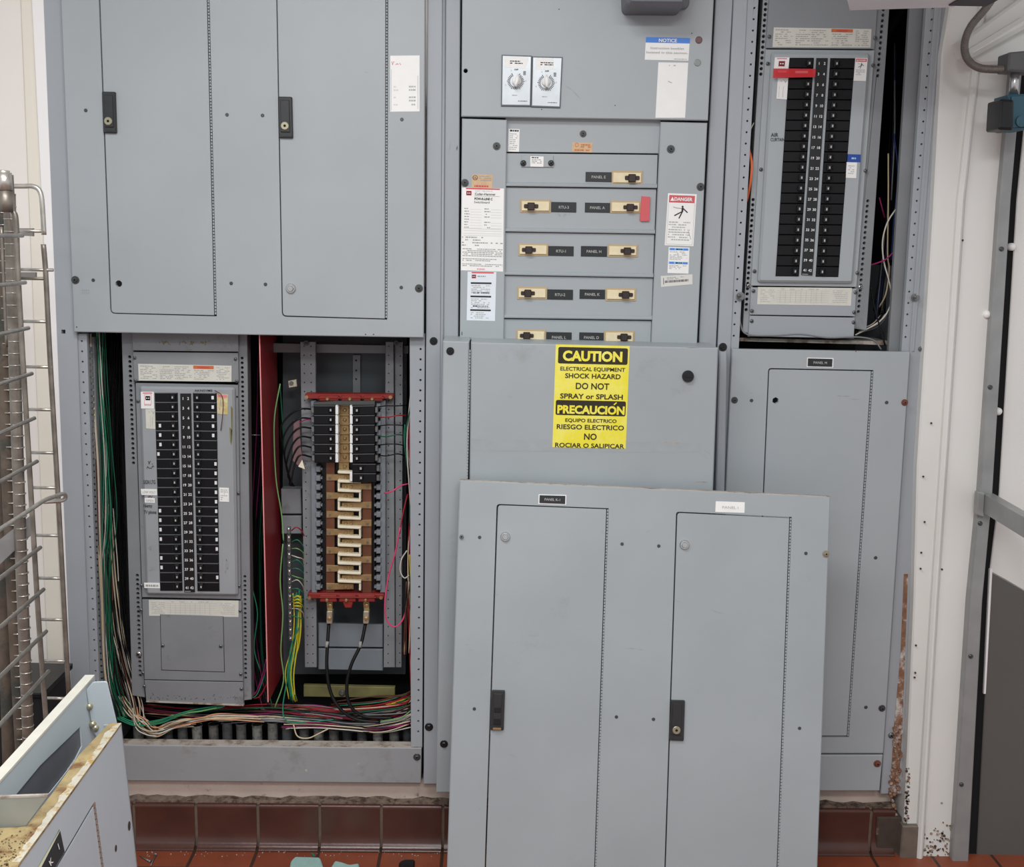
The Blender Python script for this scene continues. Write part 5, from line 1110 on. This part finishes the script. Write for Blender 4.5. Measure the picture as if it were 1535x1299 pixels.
# ================================================================== WIRE RACK
T = thing('wire_rack', 'chrome wire shelving rack with corroded posts at the far left', 'shelving rack')
wr = .35
def tb(name, pts, r, mt=WIREC, sub=6, label=None):
    m = MB(); m.tube([F.P(*p) for p in pts], r, mt, 10, sub); return m.build(name, T, label)
tb('side_rail', [(14, 279, wr), (35, 279, wr), (48, 279, wr), (57, 283, wr), (61.5, 292, wr), (63.5, 310, wr), (66, 352, wr)], .0056)
tb('side_rail', [(65, 366, wr), (68.5, 410, wr), (74, 520, wr), (81, 640, wr), (88, 760, wr), (95.5, 900, wr), (103, 1040, wr)], .0058, WIRED)
for y, x0, x1 in ((346, 20, 66), (404, 28, 80), (417, 30, 72), (481.5, 35, 74), (549.5, 38, 79), (613.5, 40, 82), (678, 44, 85), (730.5, 49, 88), (802, 52, 91), (866, 57, 95), (928, 62, 98), (990, 66, 101), (1046, 70, 98)):
    tb('rung', [(x0, y, wr), (x1, y+.5, wr)], .0038, WIREC if y not in (417,) else WIRED, 1)
for q in ([(27, 342), (49, 342), (49, 354), (27, 353)], [(28, 408), (53, 408), (53, 416), (28, 416)]):
    m = MB(); m.prism(F, Q(F, q, .2), .19, .2, mat('clip_grey', (128, 124, 120), .5)); m.build('shelf_clip', T)
ws_ = .55
tb('front_rail', [(16, 262, ws_), (17.5, 290, ws_), (19, 315, ws_), (24, 330, ws_), (26.5, 400, ws_), (32, 500, ws_), (38, 600, ws_), (44, 700, ws_), (50, 800, ws_), (56, 900, ws_), (63, 1000, ws_), (70, 1090, ws_)], .0056, WIRED)
tb('front_rail', [(2, 340, ws_), (6, 430, ws_), (10, 520, ws_)], .003, WIRED)
vd = -(ray(665, 352)); vd.z = 0; vd.normalize()
for y, x in ((353, 31), (423.5, 35), (492, 40), (560.5, 45), (627.5, 49), (692.5, 53), (822, 58), (885, 63), (948, 67), (1008, 71)):
    p = F.P(x, y, ws_+.01); m = MB(); m.tube([p-vd*.01, p+vd*.75], .0044, WIREC, 8, 1); m.build('side_wire', T)
p = F.P(66, 750, ws_+.01); e = F.P(98, 741, ws_-.1)
m = MB(); m.tube([p+vd*.7, p+vd*.1, p, F.P(82, 744, .5), F.P(95, 740, .46), F.P(98, 745, .44), F.P(92, 750, .45), F.P(66, 752, .48)], .0048, WIREC, 10, 6); m.build('shelf_edge', T, 'thick shelf edge wire ending in a loop')
def post(pts, r, mt, grooves=True):
    m = MB(); P_ = [F.P(*p) for p in pts]; m.tube(P_, r, mt, 16, 4)
    if grooves:
        a_, b_ = P_[0], P_[-1]; n = int((b_-a_).length/.0254)
        for i in range(n):
            c = a_.lerp(b_, i/n); m.tube([c, c+(b_-a_).normalized()*.002], r*1.06, WIREC, 16, 1)
    return m.build('post', T)
post([(14, 290, .5), (20, 480, .5), (27, 700, .5), (34, 900, .5), (44, 1150, .5)], .0125, WIRED)
post([(4, 300, .45), (6, 500, .45), (13, 720, .45), (24, 960, .45), (36, 1180, .45)], .015, RUSTP)
post([(-6, 300, .4), (-4, 560, .4), (6, 900, .4), (14, 1180, .4)], .014, RUSTP, False)
m = MB(); m.tube([F.P(5, 259, .56), F.P(7, 285, .56)], .016, WIREC, 18, 1); m.tube([F.P(5, 255, .56), F.P(5, 262, .56)], .0125, WIREC, 16, 1); m.tube([F.P(7, 285, .56), F.P(9, 318, .56)], .0145, WIRED, 18, 1); m.build('post_collar', T)
m = MB(); P1 = [F.P(-5, 812, .52), F.P(46, 772, .48), F.P(48, 800, .48), F.P(-5, 850, .52)]
m.add(P1, [(0, 1, 2, 3)], METG); b2 = [p+Vector((0, .01, 0)) for p in P1]; m.add(b2, [(3, 2, 1, 0)], METG); m.build('shelf_bracket', T)

T = thing('shadow_block', 'low black bin added as the shadow under the rack in the lower-left corner', 'bin')  # dark solid added to stand for the shadow under the rack
zb_ = F.P(40, 1045, .3); m = MB(); m.prism(F, Q(F, rnd([(-120, 1040), (62, 1043), (60, 1250), (-110, 1250)], 4), .3), .12, .3, VOID, .004); m.build('body', T)
m = MB(); m.prism(F, Q(F, [(-122, 1036), (64, 1039), (64, 1047), (-122, 1045)], .31), .11, .31, BLACK, .003); m.build('rim', T)
# ================================================================== RIGHT SIDE: cooler wall
m = MB()
m.prism(F, Q(F, [(1436, -60), (1480, -60), (1440, 300), (1400, 900), (1372, 1330), (1350, 1330), (1357, 1200), (1370, 900), (1375, 700), (1399, 320), (1412, 80)], .03), -.1, .03, COLW, .004)
m.prism(F, Q(F, [(1478, -60), (1488, -60), (1447, 300), (1407, 900), (1382, 1330), (1372, 1330), (1398, 900), (1437, 300)], .05), -.1, .05, COLW, .006)
m.prism(F, Q(F, [(1486, -60), (1550, -60), (1502, 300), (1471, 740), (1455, 900), (1428, 1330), (1380, 1330), (1406, 900), (1446, 300)], .035), -.1, .035, COLW, .003)
struct(m, 'wall_right')
m = MB(); m.prism(F, Q(F, [(1533, -60), (1547, -60), (1515.5, 300), (1488, 739), (1473, 900), (1450, 1330), (1425, 1330), (1453, 900), (1469, 739), (1499, 300)], .06), -.1, .06, METG, .003); 
m.prism(F, Q(F, [(1546, -60), (1562, -60), (1524, 300), (1497, 739), (1483, 900), (1462, 1330), (1449, 1330), (1472, 900), (1487, 739), (1514.5, 300)], .021), .0, .021, HOLE)
struct(m, 'trim_3')
m = MB(); m.prism(F, Q(F, [(1560, -60), (1900, -60), (1900, 1100), (1535, 885), (1506, 868), (1484, 856), (1498, 739), (1524.5, 300)], .026), .02, .026, COLW, .002)
m.prism(F, Q(F, [(1485, 858), (1900, 1090), (1900, 1400), (1458, 1400), (1484, 900)], .025), .02, .025, COLD, .002)
m.prism(F, Q(F, [(1484, 853), (1488, 853), (1478, 1040), (1475, 1040)], .03), .0, .03, TRIMW, .001)
struct(m, 'door_1')
for x, y in ((1479, 471), (1536-11, 370), (1504, 619)):
    m = MB(); a_, b_ = F.uv(x, y, .06 if x != 1479 else .035); w_ = .026 if x != 1479 else .035; m.lathe(F, a_, b_, [(.010, w_-.005), (.010, w_+.006), (.005, w_+.012)], TRIMW, 14, True); solo(m, 'wall_bolt', {1479: 'white painted bolt head on the pale column panel', 1525: 'upper white bolt beside the black door gap', 1504: 'lower white bolt beside the black door gap'}[x], 'bolt')
for i, (x, y) in enumerate(((1501, 373), (1484, 580), (1469, 784), (1455, 983), (1441, 1175))):
    m = MB(); a_, b_ = F.uv(x, y, .06); m.lathe(F, a_, b_, [(.006, .058), (.006, .063), (.004, .065)], BOLT, 12); solo(m, 'wall_screw', ['topmost', 'second from top', 'middle', 'fourth from top', 'lowest'][i]+' dark screw on the galvanised flange at right', 'screw')
m = MB(); zb = F.P(1475, 739, .06); 
T = thing('guard_rail', 'horizontal galvanised rail running toward the viewer from the right flange', 'rail')
m = MB(); hA = F.P(1476, 741, .07); hB = F.P(1474, 768, .07)
dirr = Vector((.62, -.9, 0)).normalized()
def towards(p, q):    # level direction so the px line p->q is followed
    A_ = F.P(*p, .07); return A_, atz(*q, A_.z)
A1, B1 = towards((1476, 741), (1535, 760)); A3, B3 = towards((1474, 768), (1535, 806))
dr = (B3-A3).normalized(); Ln = .6
vs = [A1, A1+dr*Ln, A3+dr*Ln, A3]; bk = Vector((-.0, .03, 0)); sd = Vector((.03, .02, 0))
vs2 = [v+sd for v in vs]; m.add(vs+vs2, [(0, 1, 2, 3), (4, 5, 1, 0), (7, 6, 5, 4), (3, 2, 6, 7), (0, 3, 7, 4), (1, 5, 6, 2)], METG); m.build('rail', T)
m = MB(); m.prism(F, Q(F, rnd([(1466, 737), (1477, 739), (1475, 776), (1464, 772)], 2, 2), .075), .055, .075, METG, .003); m.build('end_cap', T)
# curb end debris right
m = MB(); m.prism(F, Q(F, [(1353, 1238), (1387, 1238), (1380, 1330), (1345, 1330)], .045), -.1, .045, mat('rusted_kick', (118, 108, 98), .6, .3, .2, 20, dirt=(96, 66, 48), dscale=12), .003)
m.prism(F, Q(F, [(1315, 1225), (1352, 1225), (1345, 1330), (1312, 1330)], .02), -.1, .02, mat('grimy_curb', (70, 58, 50), .9, 0, .3, 20, .6, 80, dirt=(150, 130, 116), dscale=22, dlo=.58, dhi=.66), .003); struct(m, 'trim_4')
R = random.Random(15); m = MB()
def fleck(x, y, r_, w_, mt): m.prism(F, circ(F, x, y, r_, w_, 6, R.random()), w_-.001, w_+.0015, mt)
DK = mat('chip_dark', (74, 60, 52), .9)
for i in range(60): y = R.uniform(1150, 1238); fleck(1358+R.uniform(0, 6)-(y-1150)*.03, y, R.uniform(.8, 2.2), .03, (DK, RUST, METG)[i % 3])
for i in range(110): y = 1299-abs(R.gauss(0, 28)); fleck(1384+R.uniform(0, 42), y, R.uniform(.6, 2.2), .036, (DK, mat('grime', (150, 138, 124), .9), RUST)[i % 3])
for x, y in ((1396, 634), (1384, 714), (1386, 782), (1381, 828), (1380, 852), (1412, 853), (1418, 674), (1373, 967), (1372, 1008), (1371, 1015), (1443, 360)): fleck(x, y, 1.6, .036, DK)
solo(m, 'paint_chips', 'dark chips and grime flecks on the pale column', 'paint chips', kind='stuff')
R = random.Random(12)
m = MB()
for i in range(80):
    y = R.uniform(1090, 1235); x = 1346-(y-1090)*.07+R.uniform(-6, 7); m.prism(F, circ(F, x, y, R.uniform(1, 3.4), .005, 6, R.random()), .001, R.uniform(.006, .014), RUST)
solo(m, 'rust_flakes', 'flaking rust crust at the foot of the right cabinet corner', 'rust', kind='stuff')

# upper right box, beam, conduit
T = thing('ceiling_box', 'pale lavender-white metal box jutting in at the top right', 'metal box')
zb = F.P(1300, 17, .3).z
HB = Plane((0, 0, zb), (1, 0, 0), (0, 1, 0))
def hbox(q, z0, h, mt, name, T):
    H_ = Plane((0, 0, z0), (1, 0, 0), (0, 1, 0)); m = MB(); m.prism(H_, Q(H_, q, 0), 0, h, mt, .001); return m.build(name, T)
BOXM = mat('box_lavender_white', (236, 238, 242), .5, 0, .03, 5)
hbox([(1274, 15.5), (1428, 11), (1500, -30), (1262, -30)], zb, .25, BOXM, 'body', T)
m = MB(); H_ = HB; m.prism(H_, Q(H_, [(1422, 8), (1478, 9), (1510, -8), (1450, -8)], -.002), -.003, .0, mat('vent_dark', (60, 56, 64), .6)); m.build('vent_opening', T)
T = thing('duct_beam', 'pale boxed beam slanting out of the top right corner', 'beam')
m = MB(); q1 = [(1441, 62), (1535, -6), (1720, -110), (1720, 30), (1535, 92), (1470, 97), (1448, 84)]
m.prism(F, Q(F, q1, .09), .03, .09, COLW, .006); m.build('beam', T)
m = MB(); m.prism(F, Q(F, [(1450, 76), (1535, 24), (1720, -60), (1720, -40), (1535, 44), (1456, 88)], .13), .09, .13, COLW, .01); m.build('rib', T)
m = MB(); m.tube([F.P(*p) for p in [(1500, -20, .2), (1478, 12, .2), (1455, 40, .19), (1446, 66, .18), (1450, 88, .17), (1466, 101, .17), (1490, 104, .17), (1514, 103, .17)]], lambda t: .0088+.0009*math.sin(t*520), mat('flex_conduit', (122, 116, 110), .5, .4, .1, 80), 12, 40)
solo(m, 'flexible_conduit', 'grey flexible conduit looping down in the upper right corner', 'conduit')
T = thing('conduit_fitting', 'grey junction fitting with bright steel pipe at the right edge', 'fitting')
m = MB(); m.prism(F, Q(F, rnd([(1513, 78), (1560, 74), (1560, 108), (1511, 106)], 3), .2), .14, .2, mat('fitting_grey', (92, 94, 94), .5), .004); m.build('body', T)
m = MB(); m.tube([F.P(1522, 104, .17), F.P(1519, 144, .17)], .0105, CHROME, 16, 1); m.build('pipe', T)
T = thing('solenoid_valve', 'teal and black valve body hanging below the bright pipe', 'valve')
m = MB(); m.prism(F, Q(F, rnd([(1512, 141), (1545, 140), (1543, 194), (1514, 195)], 3), .2), .12, .2, mat('valve_teal', (52, 92, 108), .5), .006); m.lathe(F, *F.uv(1530, 182, .2), [(.013, .2), (.013, .206), (.008, .207)], mat('valve_teal', (0,)*3), 18); m.build('body', T)
m = MB(); m.prism(F, Q(F, rnd([(1500, 148), (1521, 149), (1520, 195), (1497, 194)], 4), .22), .15, .22, BLACK, .006); m.build('coil', T)

# ================================================================== FLOOR DEBRIS
FZ = Plane((0, 0, FLOORZ), (1, 0, 0), (0, 1, 0))
for i, (p, q) in enumerate((((209, 1282), (224, 1290)), ((233, 1281), (226, 1297)))):
    a_, b_ = atz(*p, FLOORZ+.004), atz(*q, FLOORZ+.004); d_ = (b_-a_).normalized(); m = MB()
    hd, tp = (a_, b_) if i else (b_, a_)
    m.tube([hd, tp], lambda t: .0026*(1-.6*t), ZINC, 10, 1); dd = (tp-hd).normalized(); m.tube([hd-dd*.004, hd], .0045, ZINC, 12, 1)
    solo(m, 'loose_screw', ['loose screw lying on the floor, nearer the left foreground cover', 'loose screw lying on the floor, tip toward the viewer'][i], 'screw')
for q, mt, l, n_ in ((rnd([(436, 1290), (442, 1284), (480, 1285), (485, 1300), (487, 1330), (430, 1330)], 3), CLOTH, 'larger aqua cloth scrap on the tile floor', 'cloth_scrap'), (rnd([(496, 1300), (502, 1290), (512, 1292), (524, 1296), (538, 1294), (540, 1312), (500, 1330)], 2), CLOTH, 'smaller aqua cloth scrap on the tile floor', 'cloth_scrap'), (rnd([(598, 1292), (606, 1288), (622, 1288), (620, 1320), (597, 1320)], 3), BLACK, 'small black scrap on the tile floor', 'rubber_scrap')):
    m = MB(); m.prism(FZ, Q(FZ, q, .006), .0005, .008, mt, .003); solo(m, n_, l, 'scrap')
m = MB(); m.prism(FZ, Q(FZ, [(466, 1279), (468, 1278), (472, 1282), (471, 1284)], .002), .0005, .003, WM['green']); solo(m, 'insulation_bit', 'tiny green snip of wire insulation on the floor', 'scrap')
R = random.Random(4); m = MB()
for i in range(60): m.prism(FZ, circ(FZ, R.uniform(200, 660), R.uniform(1276, 1284), R.uniform(.4, 1.1), 0, 5), .0003, .002, DUST)
solo(m, 'grit', 'pale grit scattered along the cove tiles', 'grit', kind='stuff')

# ================================================================== LAMPS
def lamp(x, y, sx, sy, power, label, col=(.97, .99, 1)):
    T = thing('ceiling_light', label, 'ceiling light'); z_ = CZ
    P_ = Plane((x, y, z_), (1, 0, 0), (0, 1, 0))
    m = MB(); m.box(P_, -sx/2-.03, -sy/2-.03, -.06, sx/2+.03, sy/2+.03, -.001, TRIMW); m.build('housing', T)
    m = MB(); m.box(P_, -sx/2, -sy/2, -.066, sx/2, sy/2, -.0605, mat('diffuser', (250, 250, 245), .5, emit=1.5)); m.build('diffuser', T)
    l = bpy.data.lights.new('lamp', 'AREA'); l.shape = 'RECTANGLE'; l.size = sx; l.size_y = sy; l.energy = power; l.color = col
    o = bpy.data.objects.new('lamp', l); C.objects.link(o); o.location = (x, y, z_-.075)
LS = .60
lamp(-.5, -1.5, 1.2, .5, 48*LS, 'ceiling troffer light above and left of the viewer')
lamp(.35, -3.0, 1.2, .6, 98*LS, 'ceiling troffer light behind the viewer')
lamp(-1.0, -4.3, 1.2, .6, 60*LS, 'ceiling troffer light far behind the viewer')
w_ = bpy.data.worlds.new('world'); bpy.context.scene.world = w_; w_.use_nodes = True
w_.node_tree.nodes['Background'].inputs[0].default_value = (.93, .96, 1, 1); w_.node_tree.nodes['Background'].inputs[1].default_value = .62
vs_ = bpy.context.scene.view_settings; vs_.view_transform = 'Standard'; vs_.look = 'None'; vs_.exposure = 0.0; vs_.gamma = 1
finalize()
